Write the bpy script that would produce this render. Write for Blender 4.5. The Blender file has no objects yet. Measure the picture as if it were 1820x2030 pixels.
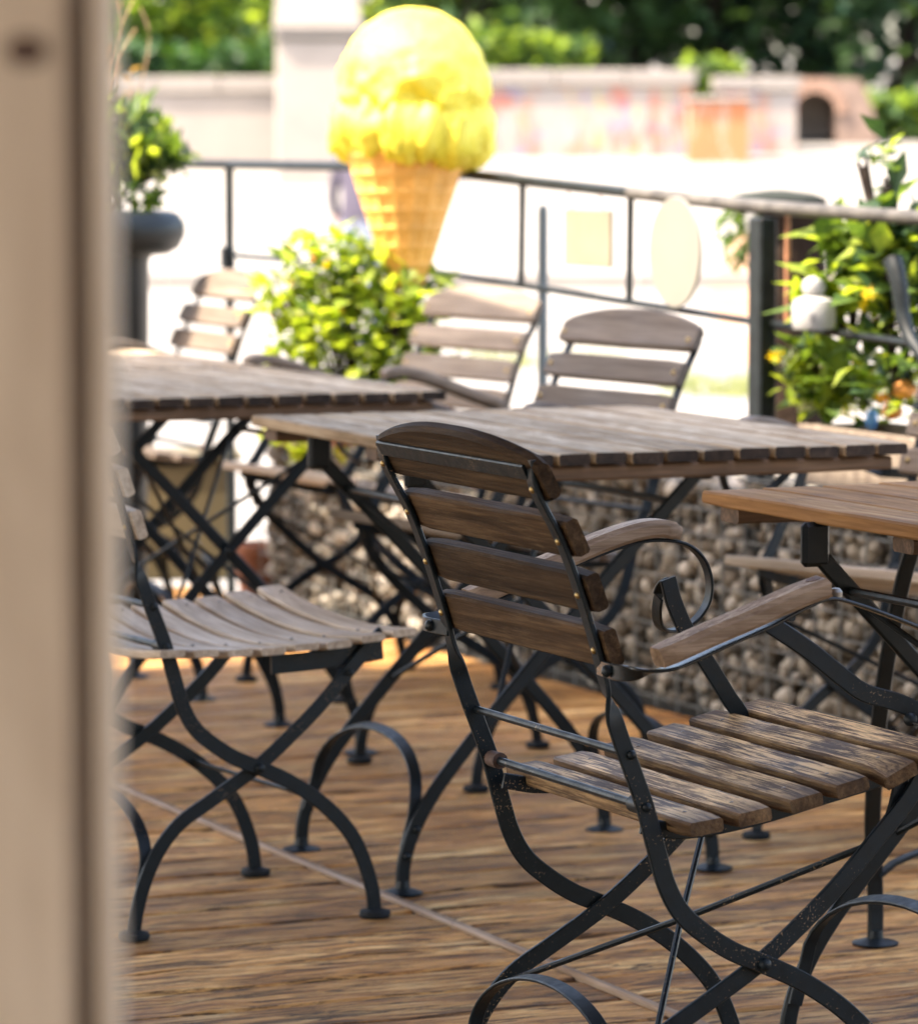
import bpy, bmesh, math, random
from mathutils import Vector, Matrix, noise
R = math.radians
random.seed(7)
scene = bpy.context.scene
COL = scene.collection

# ------------------------------------------------------------------ camera, sky, sun, exposure
CAM_H, PITCH, FPX = 1.233, .089, 8400.0          # focal length in units of a 1820x2030 frame
cd = bpy.data.cameras.new('camera')
cam = bpy.data.objects.new('camera', cd); COL.objects.link(cam)
cam.location = (0, 0, CAM_H); cam.rotation_euler = (math.pi/2 - PITCH, 0, 0)
cd.sensor_fit = 'VERTICAL'; cd.sensor_height = 24; cd.lens = FPX/2030*24
cd.clip_end = 3000; cd.clip_start = .05
cd.dof.use_dof = True; cd.dof.focus_distance = 5.28; cd.dof.aperture_fstop = cd.lens/1000/.0212; cd.dof.aperture_blades = 0
scene.camera = cam
SUN_AZ, SUN_EL = R(200), R(57)                    # direction TO the sun, angle from +x
world = bpy.data.worlds.new('World'); scene.world = world; world.use_nodes = True
nt = world.node_tree; bg = nt.nodes['Background']
sky = nt.nodes.new('ShaderNodeTexSky'); sky.sky_type = 'NISHITA'; sky.sun_disc = False
sky.sun_elevation = SUN_EL; sky.sun_rotation = R(90) - SUN_AZ
sky.air_density = 1.0; sky.dust_density = 3.0; sky.ozone_density = 1.0
nt.links.new(sky.outputs[0], bg.inputs[0]); bg.inputs[1].default_value = .15
sl = bpy.data.lights.new('sun', 'SUN'); sl.energy = 2.9; sl.angle = R(.53); sl.color = (1, .95, .86)
sun = bpy.data.objects.new('sun', sl); COL.objects.link(sun)
sd = Vector((math.cos(SUN_EL)*math.cos(SUN_AZ), math.cos(SUN_EL)*math.sin(SUN_AZ), math.sin(SUN_EL)))
sun.rotation_euler = sd.to_track_quat('Z', 'Y').to_euler(); sun.location = (-6, -3, 9)
scene.view_settings.view_transform = 'Standard'; scene.view_settings.look = 'None'
scene.view_settings.gamma = 1; scene.view_settings.exposure = 2.7
scene.view_settings.use_curve_mapping = False
scene.view_settings.use_white_balance = True; scene.view_settings.white_balance_temperature = 7350; scene.view_settings.white_balance_tint = 13.5
scene.render.engine = 'CYCLES'; scene.cycles.max_bounces = 8; scene.cycles.use_denoising = True
scene.cycles.transparent_max_bounces = 8

# ------------------------------------------------------------------ the terrace grid and helpers
GA = R(24.4)                                      # planks run along u, tables and fence along w
U = Vector((math.cos(GA), math.sin(GA), 0)); Wd = Vector((-math.sin(GA), math.cos(GA), 0))
def G(u, w, z=0): return U*u + Wd*w + Vector((0, 0, z))
def ray(x, y):
    a = (x-910)/FPX; b = -(y-1015)/FPX
    return Vector((a, math.cos(PITCH)+b*math.sin(PITCH), -math.sin(PITCH)+b*math.cos(PITCH)))
def at(x, y, d):                                  # survey point at world depth d
    r = ray(x, y); p = r*(d/r.y); p.z += CAM_H; return p
def on_u(x, y, u):                                # survey point on the vertical plane u = const
    r = ray(x, y); t = u/(r.x*U.x + r.y*U.y); p = r*t; p.z += CAM_H; return p

def link(o, parent=None):
    COL.objects.link(o)
    if parent is not None: o.parent = parent
    return o
def mesh_from(bm, name, smooth=None):
    me = bpy.data.meshes.new(name); bm.normal_update(); bm.to_mesh(me); bm.free()
    if smooth is not None:
        me.polygons.foreach_set('use_smooth', [True]*len(me.polygons))
        if smooth > 0: me.set_sharp_from_angle(angle=R(smooth))
    return me
def obj(name, me, mat, parent=None, loc=None, rot=None):
    if isinstance(me, bmesh.types.BMesh): me = mesh_from(me, name, 35)
    if mat is not None and len(me.materials) == 0: me.materials.append(mat)
    o = bpy.data.objects.new(name, me); link(o, parent)
    if loc is not None: o.location = loc
    if rot is not None: o.rotation_euler = rot
    return o
def tag(o, label, cat, group=None):
    o['label'] = label; o['category'] = cat
    if group: o['group'] = group
    return o
def thing(name, label, cat, loc=(0, 0, 0), rz=0, group=None):
    o = bpy.data.objects.new(name, None); o.empty_display_size = .1; link(o)
    o.location = loc; o.rotation_euler = (0, 0, rz); return tag(o, label, cat, group)
def structure(o): o['kind'] = 'structure'; return o
def stuff(o): o['kind'] = 'stuff'; return o

def smooth_path(pts, n=6):
    pts = [Vector(p) for p in pts]; out = []
    P = [pts[0]*2-pts[1]] + pts + [pts[-1]*2-pts[-2]]
    for i in range(1, len(P)-2):
        for k in range(n):
            t = k/n; a, b, c, d = P[i-1], P[i], P[i+1], P[i+2]
            out.append(.5*((2*b)+(c-a)*t+(2*a-5*b+4*c-d)*t*t+(3*b-a-3*c+d)*t**3))
    out.append(pts[-1]); return out
def bm_strip(path, wdir, w, t, bm=None, ch=.0014):
    """flat bar along path; wdir(i, point, tangent) is the direction of its width"""
    bm = bm or bmesh.new(); rings = []; n = len(path)
    for i, p in enumerate(path):
        T = (path[min(i+1, n-1)] - path[max(i-1, 0)]).normalized()
        B = wdir(i, p, T); B = (B - T*B.dot(T)).normalized(); N = T.cross(B)
        ww = w(i/(n-1)) if callable(w) else w
        a, b = ww/2, t/2; c = min(ch, b*.6)
        ring = [(a, b-c), (a-c, b), (-a+c, b), (-a, b-c), (-a, -b+c), (-a+c, -b), (a-c, -b), (a, -b+c)]
        rings.append([bm.verts.new(p + B*x + N*y) for x, y in ring])
    for r0, r1 in zip(rings, rings[1:]):
        for k in range(8): bm.faces.new((r0[k], r0[(k+1) % 8], r1[(k+1) % 8], r1[k]))
    bm.faces.new(rings[0][::-1]); bm.faces.new(rings[-1]); return bm
def bm_rod(path, r, n=8, bm=None):
    bm = bm or bmesh.new(); rings = []; m = len(path); path = [Vector(p) for p in path]
    ref = Vector((0, 0, 1))
    for i, p in enumerate(path):
        T = (path[min(i+1, m-1)] - path[max(i-1, 0)]).normalized()
        B = T.cross(ref)
        if B.length < .05: B = T.cross(Vector((1, 0, 0)))
        B.normalize(); N = T.cross(B); rr = r(i/(m-1)) if callable(r) else r
        rings.append([bm.verts.new(p + (B*math.cos(2*math.pi*k/n) + N*math.sin(2*math.pi*k/n))*rr) for k in range(n)])
    for r0, r1 in zip(rings, rings[1:]):
        for k in range(n): bm.faces.new((r0[k], r0[(k+1) % n], r1[(k+1) % n], r1[k]))
    bm.faces.new(rings[0][::-1]); bm.faces.new(rings[-1]); return bm
def bm_box(c, s, bm=None, rot=None, bevel=0):
    b = bmesh.new(); bmesh.ops.create_cube(b, size=1)
    for v in b.verts: v.co = Vector((v.co.x*s[0], v.co.y*s[1], v.co.z*s[2]))
    if bevel: bmesh.ops.bevel(b, geom=b.edges[:], offset=bevel, segments=1, affect='EDGES')
    M = Matrix.Translation(c) @ (rot.to_4x4() if rot else Matrix.Identity(4)); b.transform(M)
    if bm is None: return b
    me = bpy.data.meshes.new('tmp'); b.to_mesh(me); b.free(); bm.from_mesh(me); bpy.data.meshes.remove(me); return bm
def bm_lathe(prof, n=24, bm=None, off=(0, 0, 0)):
    bm = bm or bmesh.new(); rings = []; off = Vector(off)
    for r, z in prof: rings.append([bm.verts.new(off + Vector((r*math.cos(2*math.pi*k/n), r*math.sin(2*math.pi*k/n), z))) for k in range(n)])
    for a, b in zip(rings, rings[1:]):
        for k in range(n): bm.faces.new((a[k], a[(k+1) % n], b[(k+1) % n], b[k]))
    bm.faces.new(rings[0][::-1]); bm.faces.new(rings[-1]); return bm
def bm_bar(L, w, t, seed, dish=0, seg=10, bev=.004, wob=.0008, top=None):
    """wooden slat, long axis local X; dish bends it down in the middle; top(s) = extra height profile on +Y edge"""
    rnd = random.Random(seed); bm = bmesh.new(); rings = []
    ox = Vector((rnd.random()*50, rnd.random()*50, 0))
    for i in range(seg+1):
        s = i/seg; x = (s-.5)*L; e = 0
        if i in (0, seg): e = bev*.8
        z0 = -dish*(1-(2*s-1)**2)
        d = [noise.noise(Vector((x*9, k*7.3, seed))+ox)*wob for k in range(4)]
        yt = w/2 - e + (top(s) if top else 0); yb = -w/2 + e; tt = t/2 - e*.5
        ring = [(yt-bev, tt), (yt, tt-bev), (yt, -tt+bev), (yt-bev, -tt), (yb+bev, -tt), (yb, -tt+bev), (yb, tt-bev), (yb+bev, tt)]
        rings.append([bm.verts.new((x, y + d[k//2], z + z0 + d[(k//2+1) % 4])) for k, (y, z) in enumerate(ring)])
    for a, b in zip(rings, rings[1:]):
        for k in range(8): bm.faces.new((a[k], b[k], b[(k+1) % 8], a[(k+1) % 8]))
    bm.faces.new(rings[0]); bm.faces.new(rings[-1][::-1]); return bm

# ------------------------------------------------------------------ materials
def new_mat(name):
    m = bpy.data.materials.new(name); m.use_nodes = True; t = m.node_tree
    return m, t, t.nodes['Principled BSDF']
def nd(t, typ, **kw):
    n = t.nodes.new(typ)
    for k, v in kw.items():
        if k.startswith('i_'): n.inputs[k[2:].replace('_', ' ')].default_value = v
        else: setattr(n, k, v)
    return n
def ramp(t, fac, stops):
    r = t.nodes.new('ShaderNodeValToRGB'); e = r.color_ramp.elements
    while len(e) < len(stops): e.new(.5)
    for k, (p, c) in enumerate(stops): e[k].position = p; e[k].color = (*c, 1) if len(c) == 3 else c
    t.links.new(fac, r.inputs[0]); return r.outputs[0]
def mixc(t, fac, a, b, mode='MIX'):
    m = t.nodes.new('ShaderNodeMix'); m.data_type = 'RGBA'; m.blend_type = mode
    for s, v in ((m.inputs[0], fac), (m.inputs[6], a), (m.inputs[7], b)):
        if isinstance(v, (int, float)): s.default_value = v
        elif isinstance(v, tuple): s.default_value = (*v, 1)
        else: t.links.new(v, s)
    return m.outputs[2]
def coords(t, scale=(1, 1, 1), rnd=True, which='Object'):
    tc = t.nodes.new('ShaderNodeTexCoord'); mp = t.nodes.new('ShaderNodeMapping'); mp.inputs['Scale'].default_value = scale
    src = tc.outputs[which]
    if rnd:
        oi = t.nodes.new('ShaderNodeObjectInfo'); va = t.nodes.new('ShaderNodeVectorMath'); va.operation = 'MULTIPLY_ADD'
        t.links.new(oi.outputs['Random'], va.inputs[0]); va.inputs[1].default_value = (13, 7, 5)
        t.links.new(src, va.inputs[2]); src = va.outputs[0]
    t.links.new(src, mp.inputs[0]); return mp.outputs[0]
def nz(t, vec, scale, detail=4, rough=.55, dist=0):
    n = nd(t, 'ShaderNodeTexNoise'); n.inputs['Scale'].default_value = scale; n.inputs['Detail'].default_value = detail
    n.inputs['Roughness'].default_value = rough; n.inputs['Distortion'].default_value = dist
    t.links.new(vec, n.inputs['Vector']); return n.outputs['Fac']
def bump(t, bsdf, h, strength, dist):
    b = nd(t, 'ShaderNodeBump'); b.inputs['Strength'].default_value = strength; b.inputs['Distance'].default_value = dist
    t.links.new(h, b.inputs['Height']); t.links.new(b.outputs[0], bsdf.inputs['Normal'])
def wood(name, dark, mid, light, wear=None, wear_amt=.5, rough=.7, grain=1.0, bstr=.5, var=.3, spec=.3):
    m, t, b = new_mat(name)
    g1 = nz(t, coords(t, (2.2, 38*grain, 38*grain)), 1.0, 6, .6, .6)
    g2 = nz(t, coords(t, (7, 170*grain, 170*grain)), 1.0, 4, .6)
    blot = nz(t, coords(t, (5, 9, 9)), 1.0, 3)
    c = ramp(t, g1, [(.30, dark), (.5, mid), (.70, light)])
    c = mixc(t, ramp(t, g2, [(.36, (.55, .55, .55)), (.58, (0, 0, 0))]), c, dark)
    if wear is not None:
        wn = nz(t, coords(t, (11, 230, 230)), 1.0, 7, .75, .3)
        ad = nd(t, 'ShaderNodeMath', operation='MULTIPLY_ADD'); t.links.new(nz(t, coords(t, (9, 26, 26)), 1.0, 4, .6), ad.inputs[0]); ad.inputs[1].default_value = .5
        t.links.new(wn, ad.inputs[2])
        tcn = nd(t, 'ShaderNodeTexCoord'); sx = nd(t, 'ShaderNodeSeparateXYZ'); t.links.new(tcn.outputs['Normal'], sx.inputs[0])
        sg_ = nd(t, 'ShaderNodeSeparateXYZ'); t.links.new(tcn.outputs['Generated'], sg_.inputs[0])
        msk = mixc(t, 1.0, ramp(t, sx.outputs[2], [(.75, (.25,)*3), (.92, (1,)*3)]), ramp(t, sg_.outputs[0], [(.0, (.15,)*3), (.16, (1,)*3), (.84, (1,)*3), (1, (.15,)*3)]), 'MULTIPLY')
        fac = mixc(t, 1.0, ramp(t, ad.outputs[0], [(.86-wear_amt*.28, (0, 0, 0)), (1.0-wear_amt*.28, (.88, .88, .88))]), msk, 'MULTIPLY')
        c = mixc(t, fac, c, wear)
    oi = nd(t, 'ShaderNodeObjectInfo')
    mr = nd(t, 'ShaderNodeMapRange'); t.links.new(oi.outputs['Random'], mr.inputs[0])
    mr.inputs[3].default_value = 1-var; mr.inputs[4].default_value = 1+var*.6
    vm = nd(t, 'ShaderNodeVectorMath', operation='SCALE'); t.links.new(c, vm.inputs[0]); t.links.new(mr.outputs[0], vm.inputs['Scale'])
    t.links.new(vm.outputs[0], b.inputs['Base Color'])
    t.links.new(ramp(t, blot, [(.3, (rough-.12,)*3), (.7, (min(1, rough+.12),)*3)]), b.inputs['Roughness'])
    b.inputs['Specular IOR Level'].default_value = spec
    ad2 = nd(t, 'ShaderNodeMath', operation='MULTIPLY_ADD'); t.links.new(g2, ad2.inputs[0]); ad2.inputs[1].default_value = .5; t.links.new(g1, ad2.inputs[2])
    bump(t, b, ad2.outputs[0], bstr, .002); return m
def plain(name, c, rough=.6, var=.12, nscale=12, metal=0, spec=.5, bstr=.15, bdist=.003, coat=0):
    m, t, b = new_mat(name); n = nz(t, coords(t), nscale, 5, .6)
    lo = tuple(max(0, x*(1-var)) for x in c); hi = tuple(min(1, x*(1+var)) for x in c)
    t.links.new(ramp(t, n, [(.3, lo), (.7, hi)]), b.inputs['Base Color'])
    b.inputs['Roughness'].default_value = rough; b.inputs['Metallic'].default_value = metal
    b.inputs['Specular IOR Level'].default_value = spec; b.inputs['Coat Weight'].default_value = coat
    if bstr: bump(t, b, n, bstr, bdist)
    return m
def steel_mat(name, fleck=.5, base=(.0030, .0064, .0090)):
    m, t, b = new_mat(name)
    n1 = nz(t, coords(t), 60, 5, .65); n2 = nz(t, coords(t), 320, 3, .6); n3 = nz(t, coords(t), 9, 3)
    c = ramp(t, n1, [(.3, base), (.75, tuple(x*1.9 for x in base))])
    ad = nd(t, 'ShaderNodeMath', operation='MULTIPLY_ADD'); t.links.new(n3, ad.inputs[0]); ad.inputs[1].default_value = .55; t.links.new(n2, ad.inputs[2])
    c = mixc(t, ramp(t, ad.outputs[0], [(1.03-fleck*.1, (0, 0, 0)), (1.07-fleck*.1, (.75, .75, .75))]), c, (.26, .18, .11))
    n4 = nz(t, coords(t), 24, 6, .7)
    c = mixc(t, ramp(t, n4, [(.70, (0, 0, 0)), (.80, (.5, .5, .5))]), c, (.09, .04, .02))
    t.links.new(c, b.inputs['Base Color'])
    t.links.new(ramp(t, n1, [(.3, (.34,)*3), (.7, (.55,)*3)]), b.inputs['Roughness'])
    b.inputs['Specular IOR Level'].default_value = .24
    bump(t, b, n1, .25, .0015); return m
def leaf_mat(name, c1, c2, trans=.45, rough=.5, scale=14):
    m, t, b = new_mat(name)
    n = nz(t, coords(t, rnd=False), scale, 2); tcol = ramp(t, n, [(.32, c1), (.68, c2)])
    t.links.new(tcol, b.inputs['Base Color']); b.inputs['Roughness'].default_value = rough; b.inputs['Specular IOR Level'].default_value = .4
    tr = nd(t, 'ShaderNodeBsdfTranslucent')
    sc = nd(t, 'ShaderNodeVectorMath', operation='MULTIPLY'); t.links.new(tcol, sc.inputs[0]); sc.inputs[1].default_value = (1.7, 1.6, .7)
    t.links.new(sc.outputs[0], tr.inputs[0])
    mx = nd(t, 'ShaderNodeMixShader'); mx.inputs[0].default_value = trans
    t.links.new(b.outputs[0], mx.inputs[1]); t.links.new(tr.outputs[0], mx.inputs[2])
    t.links.new(mx.outputs[0], t.nodes['Material Output'].inputs[0]); return m

M = {}
M['wood_back'] = wood('wood_dark_stained', (.018, .0095, .0045), (.048, .027, .0135), (.105, .062, .032), (.19, .125, .07), .34, .75, grain=1.5, bstr=.9, spec=.1)
M['wood_seat'] = wood('wood_worn_seat', (.024, .012, .006), (.085, .046, .021), (.17, .100, .048), (.74, .49, .24), .54, .65, bstr=1.0, spec=.2)
M['wood_arm'] = wood('wood_arm', (.11, .066, .038), (.27, .178, .115), (.40, .285, .195), (.50, .38, .27), .55, .65, spec=.2)
M['wood_pale'] = wood('wood_silvered', (.24, .18, .125), (.44, .35, .26), (.56, .46, .36), None, 0, .75, var=.15)
M['wood_grey'] = wood('wood_greyed', (.115, .088, .066), (.205, .162, .124), (.30, .245, .19), None, 0, .7, var=.2)
M['wood_grey_dark'] = wood('wood_greyed_dark', (.07, .053, .040), (.13, .102, .08), (.18, .145, .115), None, 0, .7, var=.2)
M['wood_grey_light'] = wood('wood_greyed_light', (.26, .205, .16), (.42, .345, .275), (.52, .44, .36), None, 0, .7, var=.2)
M['wood_table'] = wood('wood_table', (.15, .100, .058), (.36, .265, .170), (.52, .405, .275), (.58, .48, .36), .45, .85, grain=.8, var=.2, spec=.1)
M['wood_tan'] = wood('wood_tan', (.20, .095, .035), (.34, .175, .068), (.48, .28, .128), (.13, .06, .024), .36, .8, grain=.9, var=.12, spec=.15)
M['batten'] = wood('wood_batten', (.05, .03, .018), (.13, .075, .042), (.22, .13, .075), None, 0, .75)
def deck_mat():
    m, t, b = new_mat('wood_deck')
    broad = nz(t, coords(t, (3.2, 15, 15)), 1.0, 6, .68, .6); sA = nz(t, coords(t, (5.5, 52, 52)), 1.0, 9, .78, .9); sB = nz(t, coords(t, (11, 170, 170)), 1.0, 5, .7, .3)
    c = ramp(t, broad, [(.34, (.16, .064, .018)), (.45, (.48, .21, .055)), (.55, (.66, .345, .11)), (.66, (.82, .54, .24))])
    c = mixc(t, ramp(t, sA, [(.432, (.95,)*3), (.50, (0, 0, 0))]), c, (.062, .027, .009))
    c = mixc(t, ramp(t, sA, [(.55, (0, 0, 0)), (.66, (.8,)*3)]), c, (.64, .43, .22))
    c = mixc(t, ramp(t, sB, [(.37, (.85,)*3), (.49, (0, 0, 0))]), c, (.085, .042, .018))
    oi = nd(t, 'ShaderNodeObjectInfo'); mr = nd(t, 'ShaderNodeMapRange'); t.links.new(oi.outputs['Random'], mr.inputs[0]); mr.inputs[3].default_value = .72; mr.inputs[4].default_value = 1.15
    vm = nd(t, 'ShaderNodeVectorMath', operation='SCALE'); t.links.new(c, vm.inputs[0]); t.links.new(mr.outputs[0], vm.inputs['Scale']); t.links.new(vm.outputs[0], b.inputs['Base Color'])
    t.links.new(ramp(t, broad, [(.3, (.40,)*3), (.7, (.62,)*3)]), b.inputs['Roughness'])
    ad2 = nd(t, 'ShaderNodeMath', operation='MULTIPLY_ADD'); t.links.new(sB, ad2.inputs[0]); ad2.inputs[1].default_value = .5; t.links.new(sA, ad2.inputs[2])
    b.inputs['Specular IOR Level'].default_value = .2
    bump(t, b, ad2.outputs[0], 1.0, .006); return m
M['deck'] = deck_mat()
M['trim'] = wood('wood_trim', (.10, .058, .032), (.22, .145, .09), (.34, .25, .175), None, 0, .6)
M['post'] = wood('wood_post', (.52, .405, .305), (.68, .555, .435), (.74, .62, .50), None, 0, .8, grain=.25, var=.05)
M['post_recess_shade'] = wood('wood_post_shaded', (.12, .08, .06), (.17, .12, .09), (.21, .15, .12), None, 0, .85, grain=.3, var=.05)
M['knot'] = plain('wood_knot', (.10, .055, .04), .8)
M['shaded_end_grain'] = wood('shaded_end_grain', (.012, .008, .006), (.035, .022, .015), (.07, .045, .03), None, 0, .85)  # weathered end grain, darkened further to carry the shade on camera-facing ends
M['steel'] = steel_mat('black_painted_steel', .8)
M['steel_clean'] = steel_mat('black_steel_clean', .15, (.0028, .0058, .0080))
M['steel_gloss'] = plain('glossy_black_steel', (.005, .008, .010), .26, .3, 40, spec=.4)
M['steel_bright'] = plain('polished_steel', (.30, .30, .31), .28, .2, 30, metal=1)
M['brass'] = plain('brass', (.36, .26, .12), .45, .2, 60, metal=1)
M['rust'] = plain('rust', (.06, .032, .022), .8, .5, 90)
M['screw'] = plain('screw_steel', (.20, .175, .15), .5, .2, 60, metal=.9)
M['galv'] = plain('galvanised_wire', (.14, .15, .15), .5, .3, 40, metal=.5)
M['rubber'] = plain('rubber_foot', (.008, .010, .012), .7, .3, 60, spec=.2)

# ------------------------------------------------------------------ the large structure: ground, deck; added roof and wall
def ground_z(x, y):
    s = min(1, max(0, (y-31)/19)); s = s*s*(3-2*s); z = -.35 + 1.62*s
    if y > 50: z += (y-50)*.02
    return z
bm = bmesh.new()
xs = [-400, -150, -60, -30] + [-20+2*k for k in range(21)] + [30, 60, 150, 400]
ys = [-200, -60, -20, 0, 8, 14, 20, 26] + [30+2*k for k in range(14)] + [62, 70, 90, 130, 250, 600]
grid = [[bm.verts.new((x, y, ground_z(x, y))) for x in xs] for y in ys]
for j in range(len(ys)-1):
    for i in range(len(xs)-1): bm.faces.new((grid[j][i], grid[j][i+1], grid[j+1][i+1], grid[j+1][i]))
m, t, b = new_mat('pale_gravel_street')
n = nz(t, coords(t, rnd=False), .35, 6, .6); n2 = nz(t, coords(t, rnd=False), 40, 3)
c = ramp(t, n, [(.3, (.165, .155, .138)), (.7, (.235, .222, .20))]); c = mixc(t, .25, c, ramp(t, n2, [(.3, (.13, .12, .105)), (.7, (.28, .262, .235))]))
t.links.new(c, b.inputs['Base Color']); b.inputs['Roughness'].default_value = .9; bump(t, b, n2, .4, .02)
structure(obj('ground', mesh_from(bm, 'ground', 60), m))

PW = .148                                          # deck plank pitch
deck_end, deck_in = 10.82, 4.14
bm = bm_box(G((deck_in-1.6)/2, (2.2+deck_end)/2, -.19), (deck_in+1.6, deck_end-2.2, .31), rot=Matrix.Rotation(GA, 3, 'Z'))
deck = structure(obj('terrace_deck', bm, M['batten']))
JOINT = 2.70
plank_mesh = {}
for side, (u0, u1) in enumerate(((-1.6, JOINT-.012), (JOINT+.012, deck_in-.01))):
    for k in range(5):
        me = mesh_from(bm_bar(u1-u0, PW-.009, .028, 40+side*10+k, seg=60, bev=.004, wob=.0038), 'plank', 30); me.materials.append(M['deck'])
        plank_mesh[side, k] = me
w = 2.25; row = 0
while w < deck_end-.05:
    for side, (u0, u1) in enumerate(((-1.6, JOINT-.012), (JOINT+.012, deck_in-.01))):
        p = bpy.data.objects.new('plank', plank_mesh[side, (row*3+side*2) % 5]); link(p, deck)
        p.location = G((u0+u1)/2, w+PW/2, -.014 + random.uniform(-.0015, .0008)); p.rotation_euler = (random.uniform(-.004, .004), 0, GA + (math.pi if row % 2 else 0))
    w += PW; row += 1
tr = obj('trim_strip', mesh_from(bm_bar(deck_end-2.4, .018, .014, 3, seg=40, bev=.003, wob=.002), 'trim_strip', 30), M['trim'], deck)
tr.location = G(JOINT, (2.3+deck_end)/2, -.002); tr.rotation_euler = (0, 0, GA+math.pi/2)

# roof added out of view to keep the sun off the tables
roof_mat = wood('wood_roof', (.25, .19, .13), (.42, .33, .24), (.52, .43, .33), None, 0, .8, grain=.2, var=.1)
ROOF_U, ROOF_Z = 2.75, 2.75
ROOF_W0, ROOF_W1 = -2.3, 9.1
rb = bm_box(G((ROOF_U-5)/2, (ROOF_W0+ROOF_W1)/2, ROOF_Z+.03), (ROOF_U+5, ROOF_W1-ROOF_W0, .06), rot=Matrix.Rotation(GA, 3, 'Z'))
for k in range(10): bm_box(G((ROOF_U-5)/2, ROOF_W0+.2+k*1.2, ROOF_Z-.0715), (ROOF_U+4.9, .07, .14), rb, rot=Matrix.Rotation(GA, 3, 'Z'))
cw = bm_box(G(.5, -2.45, 1.6), (13, .25, 4.0), rot=Matrix.Rotation(GA, 3, 'Z'))  # unseen wall added behind camera for darker steel reflections and bounce on post
structure(obj('added_rear_wall', cw, plain('rear_wall_plaster', (.48, .43, .36), .9, .15, 3)))
structure(obj('unseen_shade_roof', rb, roof_mat))

# wooden post close to the lens
pp = at(90, 1015, 2.40)
def px(x): return (x-910)/FPX*1.81
tp = thing('wooden_post', 'pale rough wooden post standing close at the left edge, blurred', 'post', (px(60), 1.84, 0))
def vboard(name, x0, x1, y, th, mat, seed):
    bm = bm_bar(ROOF_Z-.15, x1-x0, th, seed, seg=14, bev=.003, wob=.001)
    o = obj(name, mesh_from(bm, name, 30), mat, tp); o.rotation_euler = (0, -math.pi/2, 0)
    o.rotation_euler = Matrix(((0, -1, 0), (0, 0, 1), (1, 0, 0))).transposed().to_euler() if False else (math.pi/2, -math.pi/2, 0)
    o.location = ((x0+x1)/2-px(60), y-1.84, (ROOF_Z-.15)/2); return o
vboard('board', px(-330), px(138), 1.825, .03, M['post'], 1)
vboard('board', px(120), px(205), 1.862, .03, M['post_recess_shade'], 2)  # recessed board in darker wood: the gap's shade is put into its colour
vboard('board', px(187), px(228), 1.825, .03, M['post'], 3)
kn = obj('knot', bm_lathe([(.0001, 0), (.0075, .0012), (.009, .0005), (.0095, -.002)], 16), M['knot'], tp)
kn.rotation_euler = (math.pi/2, 0, 0); kn.location = at(52, 100, 1.81)-tp.location; kn.location.y = 1.8095-1.84; kn.scale = (1, .75, 1)

# ------------------------------------------------------------------ chairs
POST = [(-.306, .862), (-.30, .827), (-.267, .766), (-.242, .703), (-.221, .638), (-.204, .576), (-.188, .53), (-.172, .49), (-.157, .45),
        (-.143, .402), (-.128, .355), (-.107, .320), (-.074, .292), (-.039, .27), (0, .253), (.05, .229), (.098, .198), (.138, .163),
        (.166, .128), (.186, .085), (.198, .045), (.202, .012)]
LEG_LOW = [(-.210, .012), (-.204, .045), (-.190, .09), (-.166, .136), (-.130, .175), (-.076, .207), (0, .252), (.06, .298), (.112, .343), (.160, .392)]
HW = .215
RIVETS = [(-.300, .827), (-.267, .766), (-.242, .703), (-.221, .638)]
def back_frame(i):
    """centre and tilt of the back at rivet i"""
    x, z = RIVETS[i]
    a = RIVETS[max(i-1, 0)]; b_ = RIVETS[min(i+1, 3)]
    return x, z, math.atan2(a[0]-b_[0], a[1]-b_[1])     # lean from vertical (negative = back)
RIV = mesh_from(bm_lathe([(.0055, -.001), (.0052, .0012), (.0035, .003), (.0008, .0037)], 10), 'rivet', 60)
BOLT = mesh_from(bm_lathe([(.0085, -.001), (.0082, .003), (.006, .0065), (.0015, .008)], 12), 'bolt', 60)
def stud(name, me, mat, parent, p, direction, s=1.0):
    o = bpy.data.objects.new(name, me if len(me.materials) and me.materials[0] is mat else me.copy())
    if len(o.data.materials) == 0: o.data.materials.append(mat)
    elif o.data.materials[0] is not mat: o.data.materials[0] = mat
    link(o, parent); o.location = p; o.rotation_euler = Vector(direction).to_track_quat('Z', 'Y').to_euler(); o.scale = (s, s, s); return o
_studs = {}
def stud2(name, kind, mat, parent, p, direction, s=1.0):
    key = (kind, mat)
    if key not in _studs:
        me = (RIV if kind == 'rivet' else BOLT).copy(); me.materials.clear(); me.materials.append(M[mat]); _studs[key] = me
    o = bpy.data.objects.new(name, _studs[key]); link(o, parent); o.location = p
    o.rotation_euler = Vector(direction).to_track_quat('Z', 'Y').to_euler(); o.scale = (s, s, s); return o

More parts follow.
